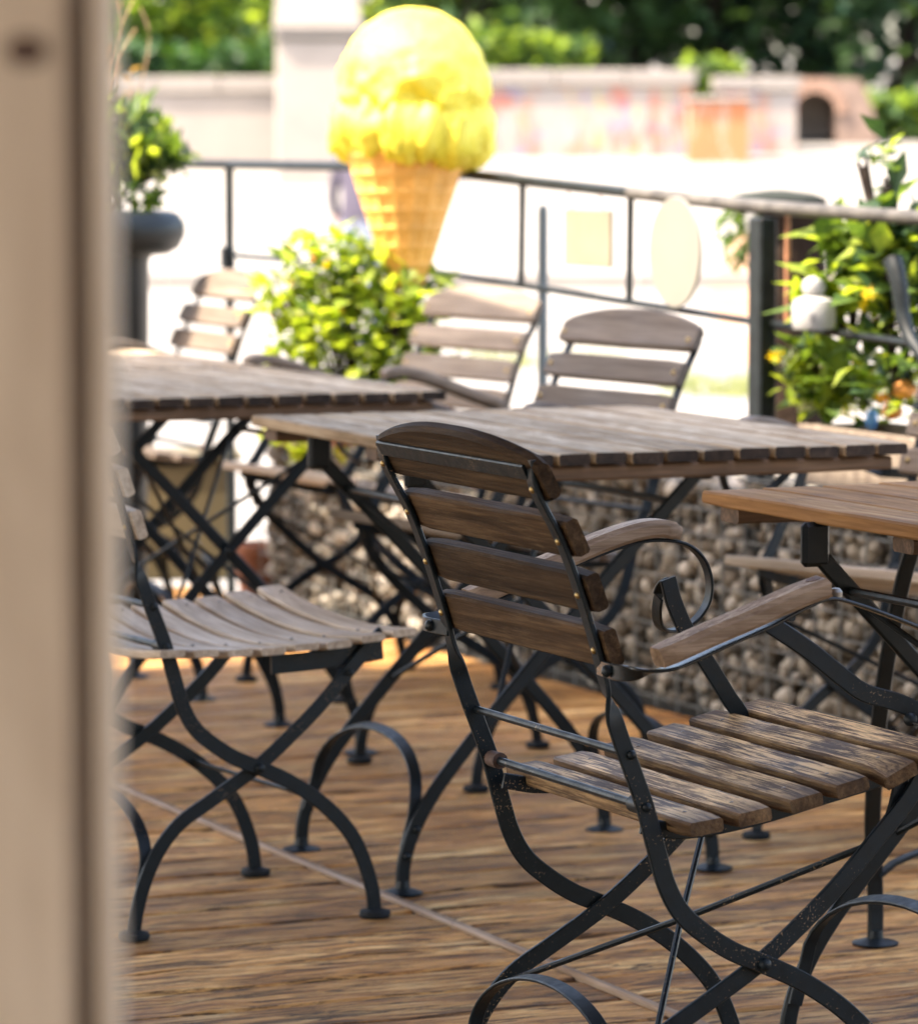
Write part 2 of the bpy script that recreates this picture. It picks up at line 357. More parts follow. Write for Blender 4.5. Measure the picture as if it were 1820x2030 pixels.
def make_chair(name, label, loc, rz, arms=True, broken=False, slats=6, woods=('wood_back', 'wood_seat', 'wood_arm'), dish=0.0, seatw=.50, steel='steel', seed=0, hero=False, group=None, tip=0):
    t = thing(name, label, 'chair', loc, rz, group); rnd = random.Random(seed)
    S = M[steel]
    # back posts: flat towards the back at the top, twisted edge-on below
    pp = smooth_path([(x, 0, z) for x, z in POST], 5)
    def wd_post(sgn):
        def f(i, p, T):
            a = min(1, max(0, (p.z-.548)/.05)); a = a*a*(3-2*a)*math.pi/2
            inpl = Vector((T.z, 0, -T.x)); return inpl*math.cos(a) + Vector((0, sgn, 0))*math.sin(a)
        return f
    foot_bm = lambda: bm_lathe([(.013, .012), (.024, .010), (.027, .004), (.026, 0)][::-1], 16)
    for sgn in (1, -1):
        path = [p + Vector((0, sgn*HW, 0)) for p in pp]
        po = obj('back_post', bm_strip(path, wd_post(sgn), lambda s: .0185 + .005*min(1, s*2.2), .0065), S, t)
        ft = obj('foot', bm_lathe([(.023, 0), (.0255, .005), (.024, .011), (.012, .014)], 16), M['rubber'], po); ft.location = (.203, sgn*HW, 0)
        for i, (x, z) in enumerate(RIVETS):
            _, _, ln = back_frame(i)
            stud2('rivet', 'rivet', 'brass', po, (x-.0033, sgn*HW, z), (-math.cos(ln), 0, math.sin(ln)), .82)
        # legs (front of seat down to the rear foot); on armchairs they run on up to the arm
        ly = sgn*(HW-.0085)
        if arms:
            pts = LEG_LOW + ([(.205, .44), (.232, .49), (.226, .53), (.19, .552), (.14, .568), (.11, .588), (.065, .622), (.025, .648), (-.014, .672)] if broken and sgn < 0 else [(.196, .445), (.196, .482), (.177, .510), (.150, .550), (.118, .595), (.098, .635), (.088, .668)])
        else:
            pts = LEG_LOW + [(.205, .437), (.222, .452)]
        path = [Vector((x, ly, z)) for x, z in [(q.x, q.z) for q in smooth_path([(x, 0, z) for x, z in pts], 5)]]
        lg = obj('leg', bm_strip(path, lambda i, p, T: Vector((T.z, 0, -T.x)), .0225, .0065), S, t)
        ft = obj('foot', bm_lathe([(.023, 0), (.0255, .005), (.024, .011), (.012, .014)], 16), M['rubber'], lg); ft.location = (-.210, ly, 0)
        stud2('pivot_bolt', 'bolt', 'steel_clean' if not hero else 'steel', t, (0, sgn*(HW+.0035), .2525), (0, sgn, 0), 1.0)
        for x, z in ((-.177, .514), (-.157, .451)): stud2('rivet', 'bolt', 'steel_clean', po, (x, sgn*(HW+.0035), z), (0, sgn, 0), .7)
        # seat rail under the slats
        sw = sgn*(HW-.024)
        rail = smooth_path([(-.15, sw, .425), (-.09, sw, .415), (0, sw, .424), (.1, sw, .445), (.18, sw, .462), (.228, sw, .476)] if dish == 0 else
                           [(.03, sgn*(HW-.016), .418+.008*sgn), (.10, sgn*(HW-.016), .420+.008*sgn), (.16, sgn*(HW-.016), .424+.008*sgn), (.225, sgn*(HW-.016), .430+.008*sgn)], 4)
        obj('seat_rail', bm_strip(rail, lambda i, p, T: Vector((-T.z, 0, T.x)), .020 if dish == 0 else .030, .005), S, t)
        if not arms: stud2('rivet', 'bolt', 'steel_clean', lg, (.160, sgn*(HW+.001), .392), (0, sgn, 0), .7)
        # plate joining the seat rail to the leg
        xs_ = .165 if not arms else .19
        obj('seat_hinge', bm_strip([Vector((xs_-.01, sgn*(HW-.0165), .40)), Vector((xs_+.0, sgn*(HW-.0165), .43)), Vector((xs_+.008, sgn*(HW-.0165), .466 if dish == 0 else .44))], lambda i, p, T: Vector((1, 0, 0)), .020, .005), S, t)
    # hoop between the rear legs
    hp = []
    for k in range(25):
        a = math.pi*k/24; hp.append(Vector((-.186+.012*math.sin(a), (HW-.017)*math.cos(a), .112 + .093*math.sin(a))))
    hp = [Vector((-.197, HW-.0165, .055))] + hp + [Vector((-.197, -HW+.0165, .055))]
    hoop = obj('hoop', bm_strip(hp, lambda i, p, T: Vector((1, 0, .15)), .020, .0045), S, t)
    # crossed brace rods in the plane of the legs
    def legpt(s):
        k = s*(len(LEG_LOW)-1); i = min(int(k), len(LEG_LOW)-2); f = k-i
        return (LEG_LOW[i][0]*(1-f)+LEG_LOW[i+1][0]*f, LEG_LOW[i][1]*(1-f)+LEG_LOW[i+1][1]*f)
    if not arms: obj('stretcher', bm_strip([Vector((.098, HW-.004, .198)), Vector((.098, -HW+.004, .198))], lambda i, p, T: Vector((1, 0, -.5)), .020, .005), S, t)
    for sgn in ((1, -1) if arms else ()):
        a, b_ = legpt(.42), legpt(.98); y = HW-.012
        obj('brace_rod', bm_rod([(a[0], sgn*y, a[1]), ((a[0]+b_[0])/2+.004*sgn, 0, (a[1]+b_[1])/2-.003), (b_[0], -sgn*y, b_[1])], .0042, 8), S, t)
    # cross rods of the back
    obj('cross_rod', bm_rod([(-.177, HW, .514), (-.177, -HW, .514)], .0048, 10), S, t)
    lr = obj('cross_rod', bm_rod([(-.157, HW, .451), (-.157, -HW, .451)], .0052, 10), S, t)
    for sgn in (1, -1):
        co = obj('collar', bm_rod([(-.157, sgn*(HW-.004), .451), (-.157, sgn*(HW-.03), .451)], .0105, 12), S if sgn < 0 else M['rust'], lr)
    x, z, ln = back_frame(0)
    obj('cross_bar', bm_strip([Vector((x-.0085, HW-.004, z+.020)), Vector((x-.0085, -HW+.004, z+.020))], lambda i, p, T: Vector((-math.sin(-ln), 0, math.cos(ln))), .020, .005), S, t)
    # back slats
    Lb = .466
    for i in range(4):
        x, z, ln = back_frame(i)
        if i == 0:
            bmx = bm_bar(Lb, .052, .020, seed*31+i, seg=22, bev=.005, wob=.0006, top=lambda s: .030*(1-abs(2*s-1)**2.3))
            off = .005
        else:
            bmx = bm_bar(Lb, .050, .020, seed*31+i, seg=10, bev=.0032, wob=.0006); off = 0
        o = obj('back_slat', mesh_from(bmx, 'back_slat', 35), M[woods[0]], t)
        nx = Vector((math.cos(ln), 0, -math.sin(ln))); up = Vector((math.sin(ln), 0, math.cos(ln)))
        c = Vector((x, 0, z)) + nx*.0142 + up*off
        M3 = Matrix((Vector((0, -1, 0)), up, nx)).transposed()   # columns: length, height, thickness
        if M3.determinant() < 0: M3 = Matrix((Vector((0, 1, 0)), up, nx)).transposed()
        o.location = c; o.rotation_euler = M3.to_euler()
        if not hero:
            for sgn in (1, -1): stud2('rivet', 'rivet', 'brass', o, (sgn*HW, -off, .0098), (0, 0, 1), 1.0)
    # seat slats
    zz = [(-.095, .438), (-.03, .4445), (.04, .4585), (.102, .4705), (.166, .486), (.229, .498)]
    for k in range(slats):
        if dish == 0:
            x, z = zz[k]; pitch = math.atan2(zz[min(k+1, 5)][1]-zz[max(k-1, 0)][1], zz[min(k+1, 5)][0]-zz[max(k-1, 0)][0]); wdt = .050
        else:
            x = -.160 + k*(.403/(slats-1)); f = (x+.16)/.403; z = .462 + .012*f - .010*math.sin(math.pi*f); pitch = .03 - .05*math.cos(math.pi*f); wdt = .403/(slats-1)-.0115
        bmx = bm_bar(seatw, wdt if dish else wdt-.002, .0185 if dish == 0 else .0135, seed*57+9+k, dish=dish, seg=18, bev=.0026, wob=.0009)
        if hero and k in (4,):                         # splintered right end
            for v in bmx.verts:
                if v.co.x > .215: v.co.z -= .010*max(0, (v.co.x-.215)/.035)*(.5+.5*math.sin(v.co.y*260)); v.co.x -= .016*(.5+.5*math.sin(v.co.y*190+1))
        o = obj('seat_slat', mesh_from(bmx, 'seat_slat', 35), M[woods[1]], t)
        o.location = (x, 0, z-.009 + (rnd.uniform(-.0015, .0015))); o.rotation_euler = (0, 0, 0)
        R3 = Matrix.Rotation(-pitch, 3, 'Y') @ Matrix.Rotation(-math.pi/2, 3, 'Z')
        o.rotation_euler = R3.to_euler()
        if dish: R3 = Matrix.Rotation(.045, 3, 'X') @ R3
        o.rotation_euler = R3.to_euler(); o.rotation_euler.rotate_axis('Z', rnd.uniform(-.006, .006))
        for sgn in (1, -1): stud2('screw', 'rivet', 'screw', o, (sgn*(HW-.024), rnd.uniform(-.004, .004), .0082 if dish == 0 else .0045), (0, 0, 1), .62)
    # arms
    if arms:
        for sgn in (1, -1):
            ya = sgn*(HW+.088); br = broken and sgn < 0
            x0, z0 = -.2165, .618
            if not br:
                mp = [(x0, sgn*(HW-.004), z0), (x0-.004, sgn*(HW+.025), z0), (x0-.004, sgn*(HW+.058), z0), (x0+.010, sgn*(HW+.080), z0+.002), (x0+.042, ya, z0+.008), (-.143, ya, .630), (-.078, ya, .651), (-.018, ya, .673), (.042, ya, .694), (.092, ya, .706), (.132, ya, .707),
                      (.164, ya, .700), (.188, ya, .680), (.199, ya, .651), (.195, ya, .621), (.175, ya, .598), (.145, ya, .588), (.116, ya-sgn*.02, .598), (.098, ya-sgn*.048, .626), (.092, ya-sgn*.074, .655), (.094, sgn*(HW-.001), .664)]
            else:
                mp = [(x0, sgn*(HW-.004), z0), (x0-.003, sgn*(HW+.025), z0), (x0-.002, sgn*(HW+.055), z0), (x0+.012, sgn*(HW+.080), z0+.002), (x0+.042, ya, z0+.006), (-.150, ya, .630), (-.10, ya, .648), (-.045, ya, .667), (.005, ya, .688), (.036, ya, .696),
                      (.070, ya, .688), (.115, ya, .672), (.160, ya, .654), (.206, ya, .630), (.236, ya, .600), (.246, ya-sgn*.02, .566), (.236, ya-sgn*.045, .538), (.214, ya-sgn*.07, .528), (.196, sgn*(HW-.001), .534)]
            path = smooth_path(mp, 6); n = len(path)
            def wd(i, p, T, sgn=sgn, n=n):
                s = i/(n-1)
                a = min(1, max(0, (s-.10)/.12)); a = a*a*(3-2*a)*math.pi/2        # upright at the post, flat under the arm
                side = Vector((0, sgn, 0))
                if s < .22:
                    up = Vector((0, 0, 1)); return up*math.cos(a) + (side+Vector((-.3, 0, 0)))*math.sin(a)
                if s > .93: return Vector((1, 0, -.2))
                return side
            ar = obj('arm_strap', bm_strip(path, wd, .019, .0042), M['steel_gloss'] if br else M['steel_clean'], t)
            stud2('bolt', 'bolt', 'steel_clean', ar, (x0-.007, sgn*(HW+.035), z0), (-1, 0, .3), .9)
            stud2('bolt', 'bolt', 'steel_clean', ar, (.196, sgn*(HW+.004), .534) if br else (.094, sgn*(HW+.004), .660), (0, sgn, 0), 1.0)
            if br: obj('arm_pin', bm_rod([(-.010, sgn*(HW-.009), .669), (-.010, ya-sgn*.004, .675)], .005, 8), S, ar)
            # wooden arm rest
            xe = .045 if br else .140
            wp = [(-.148, .644), (-.088, .664), (-.018, .688), (.042, .709), (.092, .7215), (.127, .723), (.152, .716)] if not br else [(-.187, .638), (-.125, .660), (-.065, .680), (-.005, .701), (.030, .7105)]
            wpath = smooth_path([(x, ya, z) for x, z in wp], 4); m_ = len(wpath)
            bmw = bmesh.new(); rings = []
            for i, p in enumerate(wpath):
                s = i/(m_-1); T = (wpath[min(i+1, m_-1)]-wpath[max(i-1, 0)]).normalized(); N = Vector((-T.z, 0, T.x))
                hw_ = .0195*(1 - (.35*max(0, (s-.85)/.15)**2 if not br else 0)) * (1-.25*max(0, (.06-s)/.06)**2); th = .0115
                if not br and s > .93: th *= .75
                jag = rnd.uniform(-.004, .002) if (br and i == m_-1) else 0
                rings.append([bmw.verts.new(p + T*(jag if k_ % 2 else 0) + Vector((0, yy*hw_, 0)) + N*zz_*th) for k_, (yy, zz_) in enumerate([(1, -.6), (1, .45), (.72, 1), (-.72, 1), (-1, .45), (-1, -.6), (-.8, -1), (.8, -1)])])
            for r0, r1 in zip(rings, rings[1:]):
                for k in range(8): bmw.faces.new((r0[k], r0[(k+1) % 8], r1[(k+1) % 8], r1[k]))
            bmw.faces.new(rings[0][::-1]); bmw.faces.new(rings[-1]); bmesh.ops.recalc_face_normals(bmw, faces=bmw.faces[:])
            aw = obj('arm_rest', mesh_from(bmw, 'arm_rest', 40), M[woods[2]], t)
            if br:
                aw['label'] = 'arm rest with its front end broken off'
                kb = obj('screw_hole', bm_lathe([(.0002, .0025), (.005, .001), (.0085, .0012), (.0095, -.001)], 14), M['knot'], aw); kb.location = (.015, ya, .7185); kb.rotation_euler = (0, -.3, 0)
                obj('strap_end', bm_lathe([(.0075, -.004), (.008, .002), (.005, .006), (.001, .007)], 12), M['screw'], aw).location = (.045, ya, .701)
    if tip: t.rotation_euler = (0, tip, rz)
    return t

GRP = 'slatted folding chairs on the terrace'
make_chair('folding_armchair', 'dark brown folding armchair in front with its near arm rest broken off', (.271, 5.153, 0), GA, True, True, 6, seed=1, hero=True, group=GRP)
make_chair('folding_chair', 'pale grey armless folding chair with curved seat slats beside the wooden post', (-.414, 6.706, 0), .501, False, False, 8, ('wood_pale', 'wood_pale', 'wood_pale'), dish=.021, seatw=.49, seed=2, group=GRP)
make_chair('folding_armchair', 'brown folding armchair facing us behind the middle table, nearest the oval sign', (.09, 8.19, 0), R(212), True, False, 6, ('wood_grey_dark', 'wood_grey_dark', 'wood_grey_dark'), seed=3, group=GRP)
make_chair('folding_armchair', 'greyish folding armchair facing us, right of the leafy shrub under the ice cream cone', (-.195, 9.44, 0), R(212), True, False, 6, ('wood_grey', 'wood_grey_light', 'wood_grey'), seed=4, group=GRP)
make_chair('folding_armchair', 'bleached folding armchair by the big dark urn, leftmost of the far row', (-.857, 10.68, 0), R(203), True, False, 6, ('wood_grey_dark', 'wood_grey_dark', 'wood_grey_dark'), seed=5, group=GRP)
make_chair('folding_armchair', 'grey folding armchair of which only the seat shows under the tan table at right', (.817, 7.35, 0), R(224), True, False, 6, ('wood_grey', 'wood_grey_light', 'wood_grey'), seed=6, group=GRP)

# ------------------------------------------------------------------ tables
def make_table(name, label, loc, rz, w, l, n, mat, seed, tre=(0, 0), third=False, group='slatted folding tables'):
    t = thing(name, label, 'table', loc, rz, group); S = M['steel_clean']; rnd = random.Random(seed)
    H = .74; pitch = w/n; meshes = []
    for k in range(4):
        me = mesh_from(bm_bar(l, pitch-.0045, .020, seed*13+k, seg=12, bev=.003, wob=.0010), 'table_slat', 30); me.materials.append(M[mat]); me.materials.append(M['shaded_end_grain']); meshes.append(me)
        if mat != 'wood_tan':
            for p_ in me.polygons:
                if abs(p_.normal.x) > .8: p_.material_index = 1
    for k in range(n):
        o = bpy.data.objects.new('table_slat', meshes[k % 4]); link(o, t)
        o.location = (-w/2+pitch*(k+.5), rnd.uniform(-.003, .003), H-.011 + rnd.uniform(-.0012, .0008)); o.rotation_euler = (0, 0, math.pi/2 if k % 3 else -math.pi/2)
    for y in (-l/2+.045, 0, l/2-.045):
        o = obj('batten', mesh_from(bm_bar(w-.05, .060, .024, seed*5+int(y*10), seg=4), 'batten', 30), M['batten'], t); o.location = (0, y, H-.0345)
    ox, oy = tre
    prof = [(-.285, .010), (-.282, .05), (-.268, .095), (-.238, .150), (-.19, .212), (-.10, .312), (0, .42), (.12, .545), (.22, .645), (.262, .690)]
    for fr, sg in ((0, 1), (1, -1)):
        yy = .230 - .014*fr
        for ys_ in (1, -1):
            path = smooth_path([(ox+sg*x, oy+ys_*yy, z) for x, z in prof], 4)
            lg = obj('leg', bm_strip(path, lambda i, p, T: Vector((T.z, 0, -T.x)), .024, .010, ch=.003), S, t)
            ft = obj('foot', bm_lathe([(.033, 0), (.034, .003), (.026, .006), (.013, .010), (.011, .022)], 20), S, lg); ft.location = (ox-sg*.285, oy+ys_*yy, 0)
            for z_, x_ in ((.062, -.279), (.105, -.262)): stud2('rivet', 'bolt', 'steel_clean', lg, (ox+sg*x_, oy+ys_*(yy+.006), z_), (0, ys_, 0), .8)
            br = obj('bracket', bm_box((ox+sg*.255, oy+ys_*yy, .690), (.042, .016, .060), bevel=.006), S, t)
        hp = [Vector((ox-sg*.277, oy+yy-.008, .07))]
        for k in range(21):
            a = math.pi*k/20; hp.append(Vector((ox+sg*(-.262+.030*math.sin(a)), oy+(yy-.009)*math.cos(a), .125+.115*math.sin(a)**.8)))
        hp.append(Vector((ox-sg*.277, oy-yy+.008, .07)))
        obj('hoop', bm_strip(hp, lambda i, p, T: Vector((1, 0, .4)), .020, .006), S, t)
        x1, x2 = ox+sg*.20, ox+sg*(-.12)
        obj('cross_rod', bm_rod([(x1, oy+yy, .625), (x1, oy-yy, .625)], .006, 8), S, t)
        obj('brace_rod', bm_rod([(x2, oy+yy, .29), (ox+sg*.18, oy-yy, .605)], .0045, 8), S, t)
        obj('brace_rod', bm_rod([(x2, oy-yy, .29), (ox+sg*.18, oy+yy, .605)], .0045, 8), S, t)
    for ys_ in (1, -1): stud2('pivot_bolt', 'bolt', 'steel_clean', t, (ox, oy+ys_*.236, .42), (0, ys_, 0), 1)
    if third:                                           # extra prop frame at the far end
        for dx in (.098, .553):
            p = smooth_path([(dx, .845, .010), (dx, .845, .06), (dx-.008, .835, .12), (dx-.038, .79, .22), (dx-.098, .66, .42), (dx-.128, .55, .6), (dx-.128, .485, .70)], 4)
            lg = obj('leg', bm_strip(p, lambda i, q, T: Vector((1, 0, 0)), .026, .010, ch=.003), S, t)
            ft = obj('foot', bm_lathe([(.035, 0), (.036, .003), (.027, .006), (.013, .010), (.011, .022)], 20), S, lg); ft.location = (dx, .845, 0)
        hp = [Vector((.098+.455*k/16, .84, .105+.05*math.sin(math.pi*k/16)**.6)) for k in range(17)]
        obj('hoop', bm_strip(hp, lambda i, p, T: Vector((0, 1, 0)), .018, .007), S, t)
    return t
u2 = R(23.0)
make_table('folding_table', 'grey-beige slatted wooden table in the middle behind the dark armchair', (.178, 7.13, 0), u2, .75, 1.04, 12, 'wood_table', 1, (-.085, .05))
make_table('folding_table', 'weathered slatted wooden table at left in front of the bleached armchair', (-.545, 8.475, 0), GA, .72, .95, 12, 'wood_table', 2)
make_table('folding_table', 'slatted wooden table farthest back at left, end to end with another', Vector((-.91, 9.27, 0)), GA, .72, .78, 12, 'wood_table', 3)
make_table('folding_table', 'warm tan wooden table cut off by the right edge', (.895, 5.580, 0), GA, .76, 1.04, 8, 'wood_tan', 4, (-.12, -.02), third=True)

# ------------------------------------------------------------------ gabion wall along the terrace edge
GU, GT, GW0, GW1, GH = 4.15, .36, 6.3, 10.42, .50
gab = thing('gabion_wall', 'low wall of rounded stones in a wire cage along the terrace edge', 'wall', G(GU+GT/2, (GW0+GW1)/2, 0), GA)
def loc_g(u, w, z): return Vector((u-(GU+GT/2), w-(GW0+GW1)/2, z))
core = plain('gabion_core', (.03, .027, .022), .95, .4, 30)
obj('core', bm_box((0, 0, GH/2-.2), (GT-.10, GW1-GW0-.1, GH+.28)), core, gab)
stone_cols = [(.115, .098, .075), (.26, .23, .185), (.06, .052, .04), (.10, .078, .053), (.36, .325, .275)]
stone_mats = [plain('stone_%d' % k, c, .85, .3, 40, bstr=.4) for k, c in enumerate(stone_cols)]
stone_me = []
for k in range(15):
    bm = bmesh.new(); bmesh.ops.create_icosphere(bm, subdivisions=2, radius=.5)
    sx, sy, sz = random.uniform(.8, 1.15), random.uniform(.8, 1.15), random.uniform(.7, 1.05)
    for v in bm.verts:
        d = 1 + .28*noise.noise(v.co*2.2 + Vector((k*3.1, 0, 0))); v.co = Vector((v.co.x*sx*d, v.co.y*sy*d, v.co.z*sz*d))
    me = mesh_from(bm, 'stone', 50); me.materials.append(stone_mats[k % 5]); stone_me.append(me)
spots = []
z = .0
while z < GH-.02:
    w = GW0+.02
    while w < GW1-.02:
        s_ = random.uniform(.024, .044); spots.append((GU+.032+random.uniform(-.006, .022), w+s_/2, z+.024+random.uniform(-.010, .010), s_)); w += s_*1.02
    z += .031
top = []
for j in range(7):
    w = GW0+.02
    while w < GW1-.02:
        s_ = random.uniform(.045, .075); top.append((GU+.03+j*.05+random.uniform(-.01, .01), w+s_/2, GH-.02+random.uniform(-.012, .012), s_)); w += s_*.88
for j in range(9):
    for i in range(7): top.append((GU+.03+i*.05, GW1-.03+random.uniform(-.01, .01), .03+j*.052, random.uniform(.05, .07)))
random.shuffle(spots)
for k, (u, w, z, s_) in enumerate(spots[:300]):
    o = bpy.data.objects.new('stone', stone_me[k % 15]); link(o, gab); o.location = loc_g(u, w, z); o.scale = (s_,)*3
    o.rotation_euler = (random.uniform(0, 6), random.uniform(0, 6), random.uniform(0, 6))
bm = bmesh.new(); mats_used = stone_mats
for k, (u, w, z, s_) in enumerate(spots[300:] + top):
    b2 = bmesh.new(); b2.from_mesh(stone_me[k % 15])
    from mathutils import Euler
    Mx = Matrix.Translation(loc_g(u, w, z)) @ Euler((random.uniform(0, 6), random.uniform(0, 6), random.uniform(0, 6))).to_matrix().to_4x4() @ Matrix.Scale(s_, 4)
    vm = [bm.verts.new(Mx @ v.co) for v in b2.verts]
    for f_ in b2.faces: nf = bm.faces.new([vm[v.index] for v in f_.verts]); nf.material_index = k % 5
    b2.free()
me = mesh_from(bm, 'stones', 50)
for mm in stone_mats: me.materials.append(mm)
stuff(obj('stones', me, None, gab))
for k in range(10):
    z = .02 + k*.053
    obj('wire', bm_rod([loc_g(GU-.004, GW0, z), loc_g(GU-.004, GW1, z)], .0020, 5), M['galv'], gab)
nw = int((GW1-GW0)/.10)
wv = mesh_from(bm_rod([(0, 0, 0), (0, 0, GH+.02)], .0021, 5), 'wire', 60); wv.materials.append(M['galv'])
for k in range(nw+1):
    o = bpy.data.objects.new('wire', wv); link(o, gab); o.location = loc_g(GU-.0085, GW0+k*.10, 0)
for k in range(8):
    u = GU + k*.05
    obj('wire', bm_rod([loc_g(u, GW0, GH+.022), loc_g(u, GW1, GH+.022)], .0020, 5), M['galv'], gab)

# ------------------------------------------------------------------ railing
FU = 4.22
rl = thing('railing', 'dark iron railing with round top rail, thin balusters and rusty posts', 'railing', G(FU, 8.5, 0), GA)
irl = rl.matrix_basis.inverted() if False else (Matrix.Translation(G(FU, 8.5, 0)) @ Matrix.Rotation(GA, 4, 'Z')).inverted()
def L(p): return irl @ Vector(p)
iron = plain('railing_iron', (.008, .011, .012), .5, .5, 30, spec=.2)
iron_worn = plain('railing_worn_rail', (.075, .068, .060), .6, .6, 14, spec=.3)
iron_rust = plain('railing_rust', (.30, .13, .07), .85, .5, 40)
pr = [on_u(x, y, FU) for x, y in ((2150, 452), (1820, 432), (1500, 409), (1250, 382), (1040, 359), (910, 344), (690, 330), (455, 326))]
extra = pr[-1] + Wd*.9; extra2 = pr[-1] - U*3.0 + Wd*.15
obj('top_rail', bm_rod([L(p) for p in pr[:4]], .0145, 12), iron_worn, rl)
obj('top_rail', bm_rod([L(p) for p in pr[3:]], .0125, 12), iron, rl)
obj('top_rail', bm_rod([L(pr[-1]), L(pr[-1]-U*.0+Vector((-1.2, 1.3, .01)))], .0125, 12), iron, rl)
lo = [on_u(x, y, FU) for x, y in ((2150, 728), (1490, 637), (870, 540), (455, 505))]
obj('lower_rail', bm_rod([L(p) for p in lo], .0078, 8), iron, rl)
for xi, yt, yb in ((1036, 360, 572), (1250, 383, 603)):
    obj('baluster', bm_rod([L(on_u(xi, yt, FU)), L(on_u(xi-3, yb, FU))], .0085, 8), iron, rl)
p0 = on_u(455, 328, FU)
obj('post', bm_rod([L((p0.x, p0.y, p0.z)), L((p0.x, p0.y, -.3))], .0125, 10), iron, rl)
obj('clamp', bm_box(L((p0.x-.005, p0.y-.01, p0.z-.25)), (.035, .03, .06), bevel=.004), iron, rl)
p1 = on_u(1512, 412, FU-.01)
pb = obj('post', bm_box(L((p1.x, p1.y, p1.z/2-.17)), (.040, .055, p1.z+.30), bevel=.004), iron, rl)
pb2 = obj('flange', bm_box(L((p1.x, p1.y, p1.z/2-.17))+Vector((.0225, .045, 0)), (.012, .030, p1.z+.29), bevel=.002), iron_rust, pb)
pb3 = obj('flange', bm_box(L((p1.x, p1.y, p1.z-.13))+Vector((.03, -.052, 0)), (.010, .010, .24), bevel=.002), iron_rust, pb)

# round plate hung on the railing, and a small board
cream = plain('cream_enamel', (.185, .175, .145), .45, .06, 6, bstr=0)
c0 = on_u(1357, 500, FU+.0); pl = obj('round_sign', bm_lathe([(.118, -.004), (.120, 0), (.118, .004), (.10, .005)], 40), cream)
pl.location = c0 - U*.022; pl.rotation_euler = (U).to_track_quat('Z', 'Y').to_euler(); tag(pl, 'blank cream oval plate hung on the railing left of the thick post', 'sign')
c1 = on_u(1167, 472, FU+.02)
sg = thing('hanging_sign', 'small blank beige board hung on cords under the top rail', 'sign', c1, GA)
obj('board', bm_box((0, 0, 0), (.010, .235, .128), bevel=.002), plain('beige_board', (.20, .175, .12), .6, .1, 10), sg)
for s_ in (-.08, .08): obj('cord', bm_rod([(0, s_, .06), (-.02, s_, .125)], .0018, 5), plain('red_cord', (.45, .10, .07), .8), sg)

# ------------------------------------------------------------------ giant ice cream cone
cc = at(806, 500, 10.12); cc.z = 0
ic = thing('ice_cream_cone', 'giant yellow ice cream scoop in an orange waffle cone, an advertising figure', 'ice cream', (cc.x, cc.y, 0), 0)
def zi(y): return at(806, y, 10.12).z
yel, t, b = new_mat('ice_cream_yellow')
n = nz(t, coords(t, rnd=False), 9, 5, .6)
t.links.new(ramp(t, n, [(.3, (.78, .63, .035)), (.7, (.86, .74, .10))]), b.inputs['Base Color']); b.inputs['Roughness'].default_value = .55
bump(t, b, nz(t, coords(t, rnd=False), 34, 5, .65), .5, .012)
rs = 146/FPX*10.12
bm = bmesh.new(); bmesh.ops.create_icosphere(bm, subdivisions=5, radius=rs)
for v in bm.verts:
    d = v.co.normalized(); q = d*2.3
    low = max(0, .55-d.z)
    a = noise.fractal(q*1.3, 1.0, 2.0, 4)*.16*min(1, low*1.4) + noise.noise(d*9)*.06*min(1, low*1.3) + noise.noise(d*17)*.035*min(1, low*1.5) + noise.noise(d*7)*.018
    v.co *= 1 + a
    v.co.z *= 1.04
sc_ = obj('scoop', mesh_from(bm, 'scoop', 80), yel, ic); sc_.location = (at(820, 168, 10.12).x-cc.x, 0, zi(168))
bm = bmesh.new(); ns, nt_ = 96, 20; rings = []
for i in range(ns):
    a = 2*math.pi*i/ns; ring = []
    for j in range(nt_):
        b_ = 2*math.pi*j/nt_; dirv = Vector((math.cos(a), math.sin(a), 0))
        bumpy = 1 + .30*noise.noise(dirv*3.2+Vector((0, 0, 4))) + .30*noise.noise(Vector((dirv.x*5, dirv.y*5, math.sin(b_)*1.5))) + .34*noise.noise(Vector((dirv.x*12, dirv.y*12, math.sin(b_)*3)))
        drip = .035*max(0, noise.noise(dirv*2.6+Vector((9, 0, 0)))+.25)*(1 if math.sin(b_) < 0 else 0)
        r = .130 + .062*bumpy*math.cos(b_); zz_ = .070*bumpy*math.sin(b_) - drip*1.2
        ring.append(bm.verts.new(dirv*r + Vector((0, 0, zz_))))
    rings.append(ring)
for i in range(ns):
    for j in range(nt_): bm.faces.new((rings[i][j], rings[(i+1) % ns][j], rings[(i+1) % ns][(j+1) % nt_], rings[i][(j+1) % nt_]))
rf = obj('ruffle', mesh_from(bm, 'ruffle', 80), yel, ic); rf.location = (at(818, 262, 10.12).x-cc.x, 0, zi(252))
waf = plain('waffle', (.80, .40, .085), .6, .15, 14)
zt, zb = zi(290), zi(650); bm = bmesh.new(); rings = []; NA, NZ = 120, 90
for j in range(NZ+1):
    s_ = j/NZ; r0 = .145*(1-s_)+.008*s_; ring = []
    for i in range(NA):
        a = 2*math.pi*i/NA
        g1 = max(abs(math.sin(a*8 + s_*1.2)) ** 14, abs(math.sin(s_*math.pi*10)) ** 16)
        ring.append(bm.verts.new(((r0 + .0075*g1*(1-.6*s_))*math.cos(a), (r0 + .0075*g1*(1-.6*s_))*math.sin(a), zt+(zb-zt)*s_)))
    rings.append(ring)
for r0, r1 in zip(rings, rings[1:]):
    for i in range(NA): bm.faces.new((r0[i], r1[i], r1[(i+1) % NA], r0[(i+1) % NA]))
bm.faces.new(rings[0]); bm.faces.new(rings[-1][::-1]); bmesh.ops.recalc_face_normals(bm, faces=bm.faces[:])
obj('cone', mesh_from(bm, 'cone', 60), waf, ic)
obj('stand', bm_rod([(0, 0, GH-.02), (0, 0, zb+.12)], .016, 10), iron, ic)
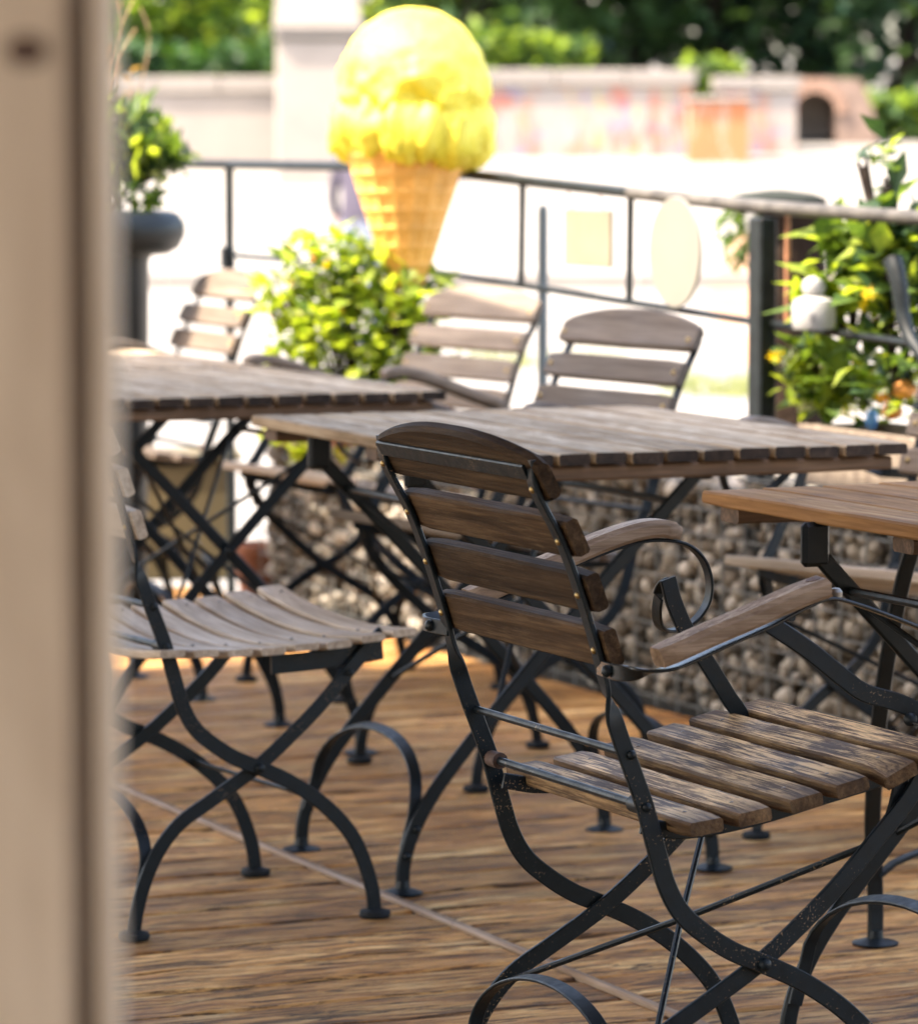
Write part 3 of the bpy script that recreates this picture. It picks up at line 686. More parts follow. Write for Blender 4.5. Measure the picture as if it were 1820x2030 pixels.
obj('stand_plate', bm_lathe([(.11, 0), (.11, .012), (.03, .02)], 24, off=(0, 0, GH+.02)), iron, ic)

# ------------------------------------------------------------------ plants
def leaf_cloud(bm, pts, size, rnd, up=.35, width=.55, fold=.25, mi=0):
    for p in pts:
        a = rnd.uniform(0, 2*math.pi); el = rnd.gauss(up, .5)
        d = Vector((math.cos(a)*math.cos(el), math.sin(a)*math.cos(el), math.sin(el)))
        s_ = size*rnd.uniform(.6, 1.3); side = d.cross(Vector((rnd.uniform(-.4, .4), rnd.uniform(-.4, .4), 1))).normalized(); nrm = side.cross(d)
        p = Vector(p); w_ = s_*width/2
        v = [bm.verts.new(q) for q in (p, p+d*s_*.45+side*w_+nrm*w_*fold, p+d*s_-nrm*s_*.12, p+d*s_*.45-side*w_+nrm*w_*fold, p+d*s_*.5)]
        for tri in ((0, 1, 4), (1, 2, 4), (4, 2, 3), (0, 4, 3)):
            f_ = bm.faces.new([v[k] for k in tri]); f_.material_index = mi
def ball(rnd, c, r, n, shell=.55):
    out = []
    for _ in range(n):
        d = Vector((rnd.gauss(0, 1), rnd.gauss(0, 1), rnd.gauss(0, 1))).normalized(); k = shell + (1-shell)*rnd.random()**.6
        out.append((c[0]+d.x*r[0]*k, c[1]+d.y*r[1]*k, c[2]+d.z*r[2]*k))
    return out
lime = leaf_mat('leaf_lime', (.17, .26, .035), (.36, .43, .065), .55, scale=30)
green = leaf_mat('leaf_green', (.035, .08, .02), (.12, .19, .035), .4, scale=30)
deep = leaf_mat('leaf_deep', (.012, .035, .016), (.04, .085, .03), .3)
yellowy = leaf_mat('petal_yellow', (.75, .48, .02), (.8, .6, .05), .35)
orange = leaf_mat('petal_orange', (.75, .25, .03), (.8, .33, .05), .35)
white_p = leaf_mat('petal_white', (.75, .73, .68), (.85, .83, .8), .35)
pinkp = leaf_mat('petal_pink', (.75, .25, .2), (.8, .4, .35), .35)
bark = plain('bark', (.030, .018, .012), .9, .5, 25, bstr=.8, bdist=.02)
terra = plain('terracotta', (.22, .085, .045), .8, .2, 20)
def stems(pts, base, r=.004):
    bm = bmesh.new()
    for p in pts:
        p = Vector(p); mid = (Vector(base)+p)/2 + Vector((0, 0, .03)); bm_rod([base, mid, p], r, 5, bm)
    return bm
def shrub(name, label, loc, blobs, n, size, mats, group=None, flowers=(), seed=0, pot=None, width=.55, up=.35):
    rnd = random.Random(seed); t = thing(name, label, 'plant', loc, 0, group)
    bm = bmesh.new(); tot = sum(b_[1][0]*b_[1][2] for b_ in blobs)
    for c, r in blobs:
        k = int(n*r[0]*r[2]/tot); pts = ball(rnd, c, r, k)
        for mi in range(len(mats)): leaf_cloud(bm, pts[mi::len(mats)], size*(1+.25*(mi % 2)), rnd, up, width, mi=mi)
    me = mesh_from(bm, 'foliage')
    for m_ in mats: me.materials.append(m_)
    obj('foliage', me, None, t)
    st = []
    for c, r in blobs: st += ball(rnd, c, tuple(x*.6 for x in r), 5, .3)
    obj('stems', stems(st, (0, 0, 0)), bark, t)
    for fm, cnt, fs in flowers:
        for _ in range(cnt):
            c, r = rnd.choice(blobs); p = ball(rnd, c, r, 1, .9)[0]
            bmf = bmesh.new()
            for k in range(7):
                a = k*2*math.pi/7; leafd = Vector((math.cos(a), math.sin(a), .35)); sd_ = Vector((-math.sin(a), math.cos(a), 0))
                v = [bmf.verts.new(q) for q in ((0, 0, 0), leafd*fs*.5+sd_*fs*.2, leafd*fs, leafd*fs*.5-sd_*fs*.2)]; bmf.faces.new(v)
            fo = obj('blossom', mesh_from(bmf, 'blossom'), fm, t); fo.location = p; fo.rotation_euler = (rnd.uniform(.3, 1.3), rnd.uniform(-.5, .5), rnd.uniform(0, 6))
    if pot: obj('pot', bm_lathe(pot, 24), terra, t)
    return t
sp = at(690, 640, 10.08); sp.z = .50
shrub('leafy_shrub', 'bright lime green shrub with small pale flowers at the foot of the cone', sp,
      [((.0, 0, .22), (.15, .12, .17)), ((-.09, 0, .24), (.11, .10, .14)), ((.13, 0, .18), (.11, .10, .18)), ((.02, 0, .40), (.09, .08, .09)), ((-.08, 0, .06), (.14, .1, .10)), ((.10, 0, .05), (.13, .1, .10)), ((-.17, .0, .34), (.05, .05, .05)), ((-.06, 0, .42), (.10, .07, .07)), ((.16, 0, .32), (.09, .07, .09))],
      1350, .058, [lime, lime, lime, lime, green], seed=3, flowers=((white_p, 60, .013), (yellowy, 16, .016), (orange, 9, .016)),
      pot=[(.10, -.0), (.13, .10), (.14, .13), (.13, .135)])
# urn with plant
uc = at(182, 560, 11.0)
ur = thing('garden_urn', 'tall dark planter urn with a thick rolled rim behind the post', 'planter', (uc.x, uc.y, 0), 0)
urm = plain('urn_resin', (.006, .009, .011), .45, .3, 8, spec=.3)
def zu(y): return at(182, y, 11.0).z
rt = zu(418)
obj('vessel', bm_lathe([(.135, 0), (.138, .02), (.150, rt-.13), (.158, rt-.115), (.20, rt-.112), (.228, rt-.095), (.245, rt-.06), (.243, rt-.03), (.225, rt-.006), (.20, rt), (.18, rt-.01), (.175, rt-.06), (.01, rt-.07)], 40), urm, ur)
up_ = uc.copy(); up_.z = rt-.05
shrub('potted_shrub', 'glossy green plant with small pale flowers growing in the dark urn', up_,
      [((0.06, 0, .12), (.17, .13, .12)), ((.10, -.02, .20), (.14, .1, .10)), ((.0, 0, .24), (.12, .1, .10)), ((.2, 0, .16), (.06, .06, .05))], 520, .075, [lime, green, deep], seed=8, flowers=((white_p, 16, .014),), width=.42, up=.7)
dr = thing('dry_stems', 'brown dried stems rising above the plant in the dark urn', 'plant', up_)
bm = bmesh.new(); rnd = random.Random(4); drym = plain('dry_stalk', (.32, .20, .11), .9, .3)
for k in range(9):
    a = rnd.uniform(-.02, .12); h_ = rnd.uniform(.35, .62)
    bm_rod(smooth_path([(a*.3, 0, 0), (a, rnd.uniform(-.03, .03), h_*.5), (a+rnd.uniform(-.02, .06), 0, h_*.85), (a+rnd.uniform(.0, .11), 0, h_)], 4), .0022, 5, bm)
obj('stalk', bm, drym, dr)
leafy = bmesh.new(); leaf_cloud(leafy, [(rnd.uniform(-.02, .14), rnd.uniform(-.03, .03), rnd.uniform(.3, .6)) for _ in range(26)], .05, rnd, -.4, .3)
obj('leaf', mesh_from(leafy, 'leaf'), leaf_mat('leaf_dry', (.25, .13, .06), (.35, .22, .10), .3), dr)

# planting on the right end of the gabion
fb = on_u(1700, 850, GU+.14)
box = thing('planter_trough', 'weathered grey trough on the stone wall holding the mixed flowers', 'planter', G(GU+.17, fb.x*Wd.x+fb.y*Wd.y-.32, GH+.02), GA)
for nm, c, s_ in (('side_board', (-.09, 0, .06), (.018, .90, .12)), ('side_board', (.09, 0, .06), (.018, .90, .12)), ('end_board', (0, .441, .06), (.162, .018, .116)), ('end_board', (0, -.441, .06), (.162, .018, .116)), ('soil', (0, 0, .05), (.160, .862, .08))):
    obj(nm, bm_box(c, s_, bevel=.002), M['wood_grey'] if nm != 'soil' else plain('soil', (.05, .035, .025), .95), box)
def fl(x, y): return on_u(x, y, GU+.16)
specs = [
 ('flowering_plant', 'broad-leaved yellow-green plant at the right edge beside the white lantern', (1690, 700), [((0, 0, .17), (.10, .09, .08)), ((.08, 0, .21), (.09, .08, .07)), ((-.04, 0, .10), (.07, .07, .07))], 150, .10, [lime, green], ((pinkp, 3, .022), (white_p, 3, .02)), .5),
 ('flowering_plant', 'dense green plant with white and yellow blossoms low beside the thick post', (1640, 790), [((0, 0, .03), (.10, .09, .06)), ((.08, 0, .01), (.10, .09, .06)), ((-.06, 0, .08), (.05, .05, .04))], 300, .055, [lime, green, lime], ((white_p, 9, .024), (yellowy, 4, .022)), .55),
 ('flowering_plant', 'dark leafy plant with orange blossoms at the right edge above the trough', (1775, 770), [((0, 0, .06), (.08, .08, .10)), ((.06, 0, .18), (.07, .07, .09)), ((-.02, 0, .22), (.07, .07, .08))], 260, .07, [deep, green, lime], ((orange, 9, .022), (yellowy, 4, .02)), .6),
 ('climbing_plant', 'tall thin climbing plant at the right edge rising above the railing', (1755, 600), [((0, 0, .14), (.06, .05, .05)), ((.05, 0, .12), (.07, .06, .06)), ((.0, 0, .25), (.025, .03, .08)), ((-.05, 0, .28), (.03, .03, .02))], 110, .07, [green, deep, lime], ((yellowy, 2, .014),), .6)]
for k, (nm, lb, xy, blobs, n_, sz_, ms, fls, wd_) in enumerate(specs):
    p = fl(*xy); shrub(nm, lb, p, blobs, n_, sz_, ms, seed=20+k, flowers=fls, width=wd_)
orb = plain('orange_pumpkin', (.70, .28, .06), .5, .15, 20)
for k, (x, y, r, lb) in enumerate(((1768, 815, .021, 'small round orange gourd on the trough beside the blue glass bead'), (1792, 772, .023, 'round orange gourd higher up at the right edge among dark leaves'))):
    p = fl(x, y); gd = thing('gourd', lb, 'gourd', p - Vector((0, 0, r*.8)))
    bm = bmesh.new(); bmesh.ops.create_uvsphere(bm, u_segments=24, v_segments=12, radius=r)
    for v in bm.verts:
        a = math.atan2(v.co.y, v.co.x); v.co.x *= 1+.06*math.cos(a*8); v.co.y *= 1+.06*math.cos(a*8); v.co.z *= .85; v.co.z += r*.8
    obj('fruit', mesh_from(bm, 'fruit', 60), orb, gd); obj('stalk', bm_rod([(0, 0, r*1.55), (.002, 0, r*1.95)], .0025, 6), bark, gd)
p = fl(1727, 832); bl = obj('glass_bead', mesh_from(bm_lathe([(.001, -.022), (.009, -.016), (.013, -.002), (.012, .012), (.006, .020), (.001, .023)], 16), 'glass_bead', 60), plain('blue_glass', (.10, .30, .62), .15, .1, 10, spec=.6, bstr=0))
bl.location = p; tag(bl, 'light blue glass bead hanging at the end of the trough', 'ornament')
# white lantern hanging in the flowers
p = on_u(1612, 640, FU-.04)
ln = thing('white_lantern', 'white lantern with a round knob among the flowers beside the thick post', 'lantern', p)
whm = plain('white_ceramic', (.36, .355, .345), .4, .05, 10, bstr=0)
obj('body', bm_lathe([(.040, -.012), (.044, .0), (.044, .035), (.040, .046), (.022, .054)], 24), whm, ln)
obj('knob', bm_lathe([(.010, .052), (.021, .060), (.025, .072), (.021, .086), (.008, .093), (.001, .094)], 20), whm, ln)
dk = obj('opening', bm_box((0, -.0435, .014), (.012, .006, .018), bevel=.002), plain('opening_dark', (.15, .15, .16), .8), ln); dk.rotation_euler = (0, 0, -.15)
# black iron bracket at the far right
b0 = [on_u(x, y, GU+.03) for x, y in ((1768, 515), (1776, 540), (1784, 580), (1790, 630), (1806, 675), (1835, 720), (1860, 800))]
bk = thing('iron_bracket', 'thick black iron bracket curving down at the right edge in front of the flowers', 'bracket', b0[-1])
obj('bar', bm_rod([q-b0[-1] for q in smooth_path(b0, 5)], lambda s: .019-.009*s, 10), iron, bk)
obj('plate', bm_lathe([(.05, -.012), (.05, 0), (.03, .004)], 16), M['steel_clean'], bk)

# khaki planter box and terracotta pot at the far end of the deck
kb = at(330, 1000, 11.75)
kx = thing('planter_box', 'khaki wooden box standing on the deck under the left table', 'box', (kb.x-.12, kb.y, 0), .1)
kh = plain('khaki_paint', (.085, .066, .028), .75, .15, 6)
obj('body', bm_box((0, 0, .17), (.62, .25, .33), bevel=.006), kh, kx)
obj('rim', bm_box((0, 0, .345), (.65, .28, .018), bevel=.003), kh, kx)
tq = at(515, 1120, 11.3); tq.z = 0
tpot = thing('flower_pot', 'small terracotta flower pot at the far end of the deck', 'pot', tq)
obj('vessel', bm_lathe([(.05, 0), (.07, .11), (.078, .112), (.080, .14), (.07, .142), (.066, .12), (.01, .118)], 24), terra, tpot)

# ------------------------------------------------------------------ beyond the railing
def gz(p): return ground_z(p.x, p.y)
bo = at(1076, 560, 10.3); bo.z = GH+.02
bol = thing('thin_pole', 'slim grey pole standing just behind the railing, right of the far armchairs', 'pole', bo)
polm = plain('pole_grey', (.10, .125, .135), .5)
obj('shaft', bm_rod([(0, 0, 0), (0, 0, at(1076, 416, 10.3).z-bo.z)], .0125, 12), polm, bol)
obj('cap', bm_lathe([(.0105, 0), (.0105, .008), (.006, .012)], 12, off=(0, 0, at(1076, 416, 10.3).z-bo.z)), polm, bol)
def tuft(name, c, r, n_, h_, mat, seed):
    rnd = random.Random(seed); bm = bmesh.new()
    for _ in range(n_):
        a = rnd.uniform(0, 6.28); d = r*math.sqrt(rnd.random()); x, y = c.x+d*math.cos(a), c.y+d*math.sin(a)*.8; z = ground_z(x, y)
        hh = h_*rnd.uniform(.4, 1.2); q = Vector((rnd.uniform(-.4, .4), rnd.uniform(-.4, .4), 0))*hh; s_ = Vector((math.cos(a), math.sin(a), 0))*.012
        v = [bm.verts.new(k) for k in (Vector((x, y, z-.01))-s_, Vector((x, y, z-.01))+s_, Vector((x, y, z+hh))+q)]; bm.faces.new(v)
    return stuff(tag(obj(name, mesh_from(bm, name), mat), 'pale grass growing on the street edge', 'grass'))
grassm = leaf_mat('grass_blade', (.14, .17, .07), (.26, .28, .14), .4)
q = at(1076, 690, 29); tuft('grass', q, .6, 220, .14, grassm, 1)
q = at(1620, 770, 26); tuft('grass', q, 1.0, 500, .12, grassm, 2)
q = at(1440, 745, 27); tuft('grass', q, .45, 150, .12, grassm, 3)
# old tree stump behind the thick post
st = at(1568, 700, 11.6)
tk = thing('old_tree', 'rough brown trunk of an old tree close behind the thick post', 'tree', (st.x, st.y, -.36))
zt = at(1556, 392, 11.6).z+.36
def trunk_r(s): return (.108-.014*s) + .02*math.exp(-s*6) + (.012*math.sin(s*19))*.4
bm = bm_rod(smooth_path([(0, 0, 0), (.01, 0, zt*.4), (-.005, .02, zt*.7), (.0, .03, zt)], 8), trunk_r, 18)
for v in bm.verts:
    dv = noise.noise(Vector((v.co.x*25, v.co.y*25, v.co.z*5)))*.012; v.co.x += dv; v.co.y -= dv
obj('trunk', mesh_from(bm, 'trunk', 60), plain('old_bark', (.020, .0125, .008), .95, .5, 25, bstr=.8, bdist=.02, spec=.1), tk)
bm = bmesh.new(); rnd = random.Random(9)
leaf_cloud(bm, ball(rnd, (-.13, .05, zt-.09), (.07, .08, .09), 160, .3), .045, rnd, -.3)
obj('crown', mesh_from(bm, 'crown'), green, tk)
obj('cap', bm_lathe([(.02, -.02), (.13, -.016), (.14, -.004), (.10, .012), (.02, .022)], 20, off=(-.04, .03, zt)), plain('mossy_cap', (.022, .026, .022), .95, spec=.1), tk)
# bare earth bed
bm = bmesh.new(); e0 = [at(x, y, d) for x, y, d in ((1385, 640, 33), (1500, 640, 33), (1540, 470, 41), (1400, 470, 41))]
gx0, gx1 = 1.85, 2.75; rows = []
for k in range(9):
    y = 29+k*1.3; rows.append([bm.verts.new((gx0+j*.28+.12*math.sin(k+j)+k*.07, y, ground_z(0, y)+.006)) for j in range(4)])
for a, b_ in zip(rows, rows[1:]):
    for j in range(3): bm.faces.new((a[j], a[j+1], b_[j+1], b_[j]))
structure(obj('earth_bed', mesh_from(bm, 'earth_bed'), plain('bare_earth', (.30, .17, .10), .95, .3, 2)))

# walls
def plaster(name, c, strokes=(), rowh=0):
    m, t, b = new_mat(name); n = nz(t, coords(t, rnd=False), 1.6, 6, .65)
    col = ramp(t, n, [(.3, tuple(x*.82 for x in c)), (.7, c)])
    for k, (sc, lo_, hi_, colr, off) in enumerate(strokes):
        tc = t.nodes.new('ShaderNodeTexCoord'); mp = t.nodes.new('ShaderNodeMapping'); mp.inputs['Scale'].default_value = sc; mp.inputs['Location'].default_value = off
        t.links.new(tc.outputs['Object'], mp.inputs[0]); w_ = nz(t, mp.outputs[0], 1.0, 3, .5, 1.2)
        col = mixc(t, ramp(t, w_, [(lo_, (0, 0, 0)), (hi_, (.55, .55, .55))]), col, colr)
    t.links.new(col, b.inputs['Base Color']); b.inputs['Roughness'].default_value = .85; bump(t, b, n, .3, .02); return m
graf = [((5, 1, 1.6), .53, .60, (.40, .06, .05), (0, 0, 3)), ((7, 1, 2.2), .57, .62, (.45, .14, .05), (4, 0, 1)), ((3, 1, 4), .60, .66, (.10, .12, .30), (9, 0, 7)), ((6, 1, 2.5), .60, .66, (.50, .40, .08), (2, 3, 5))]
wallA = plaster('plaster_left', (.31, .268, .232)); wallB = plaster('plaster_graffiti', (.34, .298, .262), graf); wallC = plaster('plaster_orange', (.48, .17, .07), [((9, 1, 2.2), .56, .62, (.45, .36, .30), (4, 0, 1))]); capm = plaster('coping_stone', (.25, .222, .195))
def wall_run(name, label, x0, x1, ytop, d, cap, mat, thick=.35):
    a, b_ = at(x0, 300, d), at(x1, 300, d); zt = at(0, ytop, d).z; zb = ground_z(0, d)-.3
    t = thing(name, label, 'wall', ((a.x+b_.x)/2, d+thick/2, zb))
    obj('wall_face', bm_box((0, 0, (zt-cap-zb)/2), (b_.x-a.x, thick, zt-cap-zb)), mat, t)
    n_ = max(2, int((b_.x-a.x)/.62)); wd_ = (b_.x-a.x+.08)/n_
    cm = mesh_from(bm_box((0, 0, 0), (wd_-.008, thick+.10, cap), bevel=.012), 'coping_stone', 30); cm.materials.append(capm)
    for k in range(n_):
        o = bpy.data.objects.new('coping_stone', cm); link(o, t); o.location = (-(b_.x-a.x+.08)/2+wd_*(k+.5), 0, zt-cap/2-zb+.001)
    return t
wall_run('garden_wall', 'long pale plastered wall at left under the hedge', -700, 556, 152, 44, .17, wallA)
wall_run('garden_wall', 'long whitewashed wall with red graffiti right of the ice cream', 690, 1372, 138, 45, .17, wallB)
wall_run('garden_wall', 'low orange painted wall section left of the brick arch', 1364, 1484, 192, 44.4, .05, wallC)
wall_run('garden_wall', 'whitewashed wall section with graffiti next to the brick arch', 1420, 1578, 152, 45.3, .15, wallB)
# gate pillar
gp = at(626, 300, 42.6); gpz = ground_z(0, 42.6)-.3; pil = thing('gate_pillar', 'pale stone gate pillar left of the ice cream', 'pillar', (gp.x, 42.9, gpz))
ztop = at(0, 78, 42.6).z
obj('shaft', bm_box((0, 0, (ztop-gpz)/2), (.78, .7, ztop-gpz), bevel=.02), wallA, pil)
obj('cornice', bm_box((.04, 0, ztop-gpz+.06), (.90, .82, .10), bevel=.02), capm, pil)
bm = bm_lathe([(.62, 0), (.44, 1.3)], 4); bm.transform(Matrix.Rotation(math.pi/4, 4, 'Z')); bm.transform(Matrix.Translation((.02, 0, ztop-gpz+.112)))
obj('upper_block', mesh_from(bm, 'upper_block', 20), wallA, pil)
# brick arch
ar0 = at(1637, 280, 46.5); brz = ground_z(0, 46.5)
brick_m = plain('old_brick', (.22, .15, .115), .9, .35, 9)
arch = thing('brick_arch', 'small brown brick vault with a dark round-arched opening', 'building', (ar0.x, 46.9, brz-.1))
W2, OP, HT = .37, .232, at(0, 153, 46.5).z-brz+.1
oc = (1615-1637)/FPX*46.5
sill = at(0, 280, 46.5).z-brz+.1; spring = at(0, 225, 46.5).z-brz+.1
bm = bmesh.new(); N_ = 18; out = []
ins = [(oc-OP, .0), (oc-OP, spring)] + [(oc-OP*math.cos(math.pi*k/N_), spring+OP*math.sin(math.pi*k/N_)) for k in range(1, N_)] + [(oc+OP, spring), (oc+OP, .0)]
def outer(p):
    x, z = p
    return None
poly_f = [(-W2, 0)] + [(-W2, HT), (W2, HT-.02), (W2+.14, HT-.35), (W2+.2, 0)]
loopv = [(oc-OP, 0)] + ins[1:-1] + [(oc+OP, 0), (W2+.2, 0), (W2+.14, HT-.35), (W2, HT-.02), (-W2, HT), (-W2, 0)]
fr = [bm.verts.new((x, -.4, z)) for x, z in loopv]; bk_ = [bm.verts.new((x, .6, z)) for x, z in loopv]
f1 = bm.faces.new(fr); f2 = bm.faces.new(bk_[::-1])
for k in range(len(loopv)): bm.faces.new((fr[k], bk_[k], bk_[(k+1) % len(loopv)], fr[(k+1) % len(loopv)]))
bmesh.ops.recalc_face_normals(bm, faces=bm.faces[:])
obj('vault', mesh_from(bm, 'vault', 30), brick_m, arch)
obj('back_wall', bm_box((oc, .5, HT/2-.02), (OP*2+.1, .1, HT-.1)), plain('vault_dark', (.30, .25, .21), .9), arch)
vm_ = mesh_from(bm_box((0, 0, 0), (.055, .06, .13), bevel=.006), 'brick', 30); vm_.materials.append(plain('arch_brick', (.33, .20, .14), .9, .3))
for k in range(13):
    a = math.pi*(k+.5)/13; o = bpy.data.objects.new('brick', vm_); link(o, arch); o.location = (oc-(OP+.065)*math.cos(a), -.415, spring+(OP+.065)*math.sin(a)); o.rotation_euler = (0, -(math.pi/2-a) if True else 0, 0)

# kerb
kz = 36; kc = thing('kerb', 'long low stone kerb across the bright street', 'kerb', (0, kz, ground_z(0, kz)))
km = mesh_from(bm_box((0, 0, 0), (.98, .16, .20), bevel=.01), 'kerb_stone', 30); km.materials.append(capm)
for k in range(-14, 15): o = bpy.data.objects.new('kerb_stone', km); link(o, kc); o.location = (k*1.0, 0, .03)

# hedge and trees
def hedge(name, label, x0, x1, y0, y1, d, n_, size, mats, seed, depth=1.2, cat='hedge'):
    a, b_ = at(x0, y1, d), at(x1, y0, d); rnd = random.Random(seed)
    zb = ground_z(0, d); t = thing(name, label, cat, ((a.x+b_.x)/2, d+depth/2, zb))
    bm = bmesh.new(); w_, h_ = b_.x-a.x, b_.z-zb
    k = 0
    while k < n_:
        x, y, z = rnd.uniform(-w_/2, w_/2), rnd.uniform(-depth/2, depth/2), h_*rnd.random()**.7
        e = noise.noise(Vector((x*1.1, y, seed)))*.22
        if z > h_*(1+e): continue
        leaf_cloud(bm, [(x, y, z)], size, rnd, .4, .7, mi=(k % len(mats))); k += 1
    me = mesh_from(bm, 'foliage')
    for m_ in mats: me.materials.append(m_)
    obj('foliage', me, None, t); tr_ = bmesh.new()
    for j in range(6): obj('stem', bm_rod([(-w_/2+w_*(j+.5)/6, 0, 0), (-w_/2+w_*(j+.5)/6+.1, 0, h_*.7)], .05, 6), bark, t)
    tr_.free(); return t
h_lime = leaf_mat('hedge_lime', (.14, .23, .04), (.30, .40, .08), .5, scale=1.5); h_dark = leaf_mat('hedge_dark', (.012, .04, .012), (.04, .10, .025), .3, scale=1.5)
hedge('hedge', 'shaded lower part of the hedge above the left wall, shade put into dark leaves', -600, 560, 92, 150, 45.4, 3600, .20, [h_dark], 5, .9)  # shaded base of the hedge: the shade sits in the dark leaf colour
hedge('hedge', 'sunlit top of the hedge at upper left, sunlight put into lime leaves', -600, 606, -80, 150, 46.9, 5600, .24, [h_lime, h_lime, h_dark], 15, 1.6)  # sunlit top of the same hedge: the light sits in the lime colour
hedge('bush', 'small green bush between the wall sections left of the brick arch', 1355, 1475, 118, 300, 45.9, 900, .12, [h_lime, h_dark], 6, .5, 'bush')
hedge('bush', 'light green low bush beside the ice cream scoop above the wall', 930, 1180, 60, 200, 47.5, 1300, .16, [h_lime, h_dark], 9, .8, 'bush')
def tree(label, x, d, h_, r, n_, size, mats, seed, trunk=.16, name='tree'):
    b_ = at(x, 300, d); zb = ground_z(b_.x, d); rnd = random.Random(seed)
    t = thing(name, label, 'tree', (b_.x, d, zb-.05), 0, 'trees behind the walls')
    bm = bmesh.new(); limbs = []
    bm_rod(smooth_path([(0, 0, 0), (.1, .05, h_*.3), (-.05, 0, h_*.62)], 4), lambda s: trunk*(1-.5*s), 10, bm)
    cl = []
    for k in range(16):
        a = k*2.4+rnd.uniform(-.4, .4); zz_ = h_*(.16+.78*(k/15)); rr = r*(.75*math.sin(math.pi*(.18+.74*k/15)))*rnd.uniform(.7, 1.1)
        c = (rr*math.cos(a), rr*math.sin(a), zz_); cl.append(c)
        bm_rod([(0, 0, max(.3, zz_*.6)), (c[0]*.5, c[1]*.5, zz_*.85), c], .05, 5, bm)
    obj('trunk', mesh_from(bm, 'trunk', 60), bark, t)
    bm = bmesh.new()
    for k, c in enumerate(cl):
        q = r*rnd.uniform(.42, .62); pts = ball(rnd, c, (q, q, q*.8), n_//16, .5)
        leaf_cloud(bm, pts, size, rnd, .1, .7, mi=k % len(mats))
    me = mesh_from(bm, 'crown')
    for m_ in mats: me.materials.append(m_)
    obj('crown', me, None, t); return t
t_dark = leaf_mat('tree_dark', (.012, .036, .022), (.035, .085, .045), .25, scale=.8); t_mid = leaf_mat('tree_mid', (.03, .075, .028), (.075, .145, .05), .35, scale=.8); t_lime = leaf_mat('tree_light', (.10, .18, .04), (.24, .33, .08), .45, scale=.8)
TL = [('broad light green tree standing behind the ice cream scoop', 930, 50, 5.2, 1.9, [t_mid, t_lime, t_mid], 2600),
      ('mid green tree above the graffiti wall right of the ice cream', 1130, 52, 6.0, 2.0, [t_mid, t_dark, t_mid], 2600),
      ('very dark tree in the middle above the graffiti wall', 1260, 55, 7.5, 2.4, [t_dark], 3000),
      ('dark tree with a few light leaves above the orange wall', 1420, 53, 6.5, 2.1, [t_dark, t_dark, t_mid], 2800),
      ('dark bluish tree above the brick arch', 1600, 54, 7.0, 2.3, [t_dark, t_mid], 2800),
      ('tall dark tree at the upper right edge', 1790, 52, 7.0, 2.2, [t_dark, t_mid, t_dark], 2800),
      ('shaded tree just outside the right edge, its branches reaching in', 1960, 50, 6.5, 2.2, [t_dark, t_mid], 2400),
      ('dark tree between the gate pillar and the ice cream', 740, 53, 6.5, 2.0, [t_dark, t_mid], 2400),
      ('tall tree far behind the left hedge', 380, 58, 8.0, 2.8, [t_mid, t_dark], 2600),
      ('large tree at the far left behind the hedge and post', 60, 58, 8.5, 3.0, [t_dark, t_mid], 2400)]
for k, (lb, x, d, h_, r, ms, n_) in enumerate(TL): tree(lb, x, d, h_, r, n_, .30, ms, 100+k)
# light shrubs at far right on the slope
hedge('bush', 'pale green scrub on the slope right of the brick arch', 1690, 2000, 195, 320, 47, 1500, .18, [h_lime, t_mid], 12, .9, 'bush')
bm = bmesh.new(); rnd = random.Random(77)
for _ in range(9000):
    x = rnd.uniform(-45, 45); d = rnd.uniform(66, 78); z = ground_z(x, d)+rnd.random()**.8*11*(1+.25*noise.noise(Vector((x*.12, 0, 3))))
    leaf_cloud(bm, [(x, d, z)], 1.1, rnd, .1, .75, mi=rnd.randrange(2))
me = mesh_from(bm, 'wood'); me.materials.append(t_dark); me.materials.append(t_mid)
wo = stuff(obj('distant_wood', me, None)); tag(wo, 'dark wood closing the view far behind the walls', 'wood')

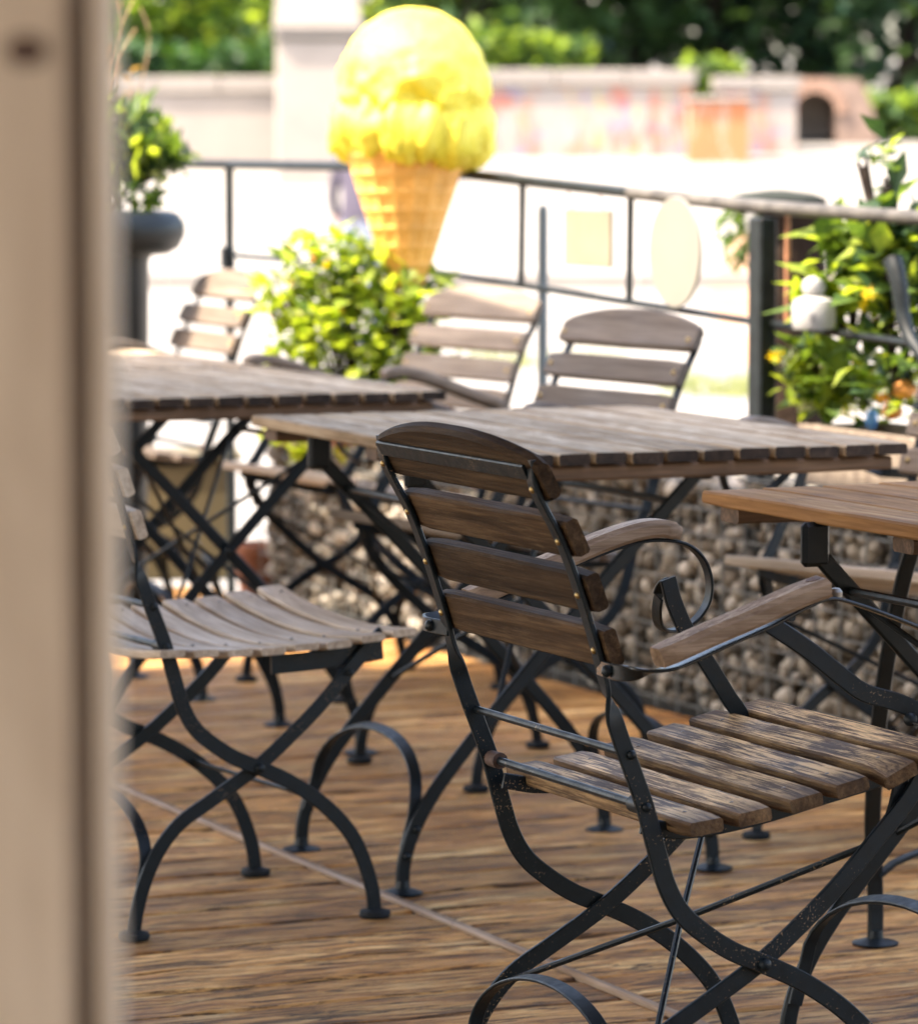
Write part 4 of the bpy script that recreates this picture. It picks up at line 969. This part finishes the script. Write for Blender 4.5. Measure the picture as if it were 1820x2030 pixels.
# ------------------------------------------------------------------ person behind the cone
pe = at(716, 400, 31.0); pz = ground_z(pe.x, pe.y)
def person(loc, rz):
    J = {'pel': (0, 0, .93), 'spine': (0, .01, 1.12), 'chest': (0, 0, 1.32), 'neck': (0, .01, 1.47), 'head': (0, -.01, 1.56), 'top': (0, 0, 1.68)}
    V = list(J.values()); rad = [.135, .125, .15, .055, .078, .07]; E_ = [(0, 1), (1, 2), (2, 3), (3, 4), (4, 5)]
    def chain(root, pts, rs_):
        prev = root
        for p, r in zip(pts, rs_): V.append(p); rad.append(r); E_.append((prev, len(V)-1)); prev = len(V)-1
    for s in (-1, 1):
        chain(0, [(s*.10, 0, .86), (s*.11, -.02*s, .50), (s*.12, .03*s, .10), (s*.125, -.10, .04)], [.10, .068, .05, .04])
        chain(2, [(s*.17, 0, 1.40), (s*.24, .02, 1.14), (s*.23, -.05, .91), (s*.225, -.07, .82)], [.065, .05, .038, .028])
    me = bpy.data.meshes.new('body'); me.from_pydata(V, E_, []); o = bpy.data.objects.new('tmp_body', me); COL.objects.link(o)
    sk = o.modifiers.new('skin', 'SKIN'); ss = o.modifiers.new('sub', 'SUBSURF'); ss.levels = 2; ss.render_levels = 2
    for v, r in zip(me.skin_vertices[0].data, rad): v.radius = (r, r*.85)
    me.skin_vertices[0].data[0].use_root = True
    dg = bpy.context.evaluated_depsgraph_get(); dg.update(); me2 = bpy.data.meshes.new_from_object(o.evaluated_get(dg)); bpy.data.objects.remove(o)
    t = thing('person', 'person in a mauve top and pale blue trousers standing behind the ice cream', 'person', loc, rz)
    me2.materials.clear()
    for mm in (plain('mauve_cotton', (.05, .042, .065), .85), plain('pale_denim', (.17, .20, .26), .85), plain('skin', (.50, .32, .24), .55)): me2.materials.append(mm)
    for p in me2.polygons:
        c = p.center; p.use_smooth = True
        p.material_index = 2 if c.z > 1.46 or (abs(c.x) > .19 and c.z < .98) else (0 if c.z > .94 else 1)
    obj('body', me2, None, t)
    bm = bmesh.new(); bmesh.ops.create_uvsphere(bm, u_segments=20, v_segments=12, radius=.105)
    for v in list(bm.verts):
        if v.co.z < -.02 and v.co.y < .02: v.co *= .8
    obj('hair', mesh_from(bm, 'hair', 80), plain('brown_hair', (.06, .035, .02), .6), t).location = (0, .02, 1.63)
    nb = bm_lathe([(.012, 0), (.010, .012), (.002, .02)], 8); no = obj('nose', nb, me2.materials[2], t); no.location = (0, -.085, 1.575); no.rotation_euler = (math.pi/2, 0, 0)
    for s in (-1, 1): obj('shoe', bm_box((s*.125, -.07, .035), (.09, .25, .07), bevel=.02), plain('shoe', (.05, .05, .055), .6), t)
person((pe.x, pe.y, pz), 2.6)

# dry leaf crumbs on the boards
bm = bmesh.new(); rnd = random.Random(5)
for _ in range(70):
    u_, w_ = rnd.uniform(1.9, 4.0), rnd.uniform(4.4, 8.0); p = G(u_, w_, .004); a = rnd.uniform(0, 6.28); s_ = rnd.uniform(.003, .010)
    d = Vector((math.cos(a), math.sin(a), 0))*s_; e = Vector((-math.sin(a), math.cos(a), 0))*s_*.5
    v = [bm.verts.new(q) for q in (p-d, p+e+Vector((0, 0, s_*.3)), p+d+Vector((0, 0, s_*.2)), p-e)]; bm.faces.new(v)
stuff(tag(obj('leaf_litter', mesh_from(bm, 'leaf_litter'), plain('crumbs', (.22, .15, .085), .9, .5, 60)), 'tiny dry leaf crumbs scattered on the deck boards', 'litter'))
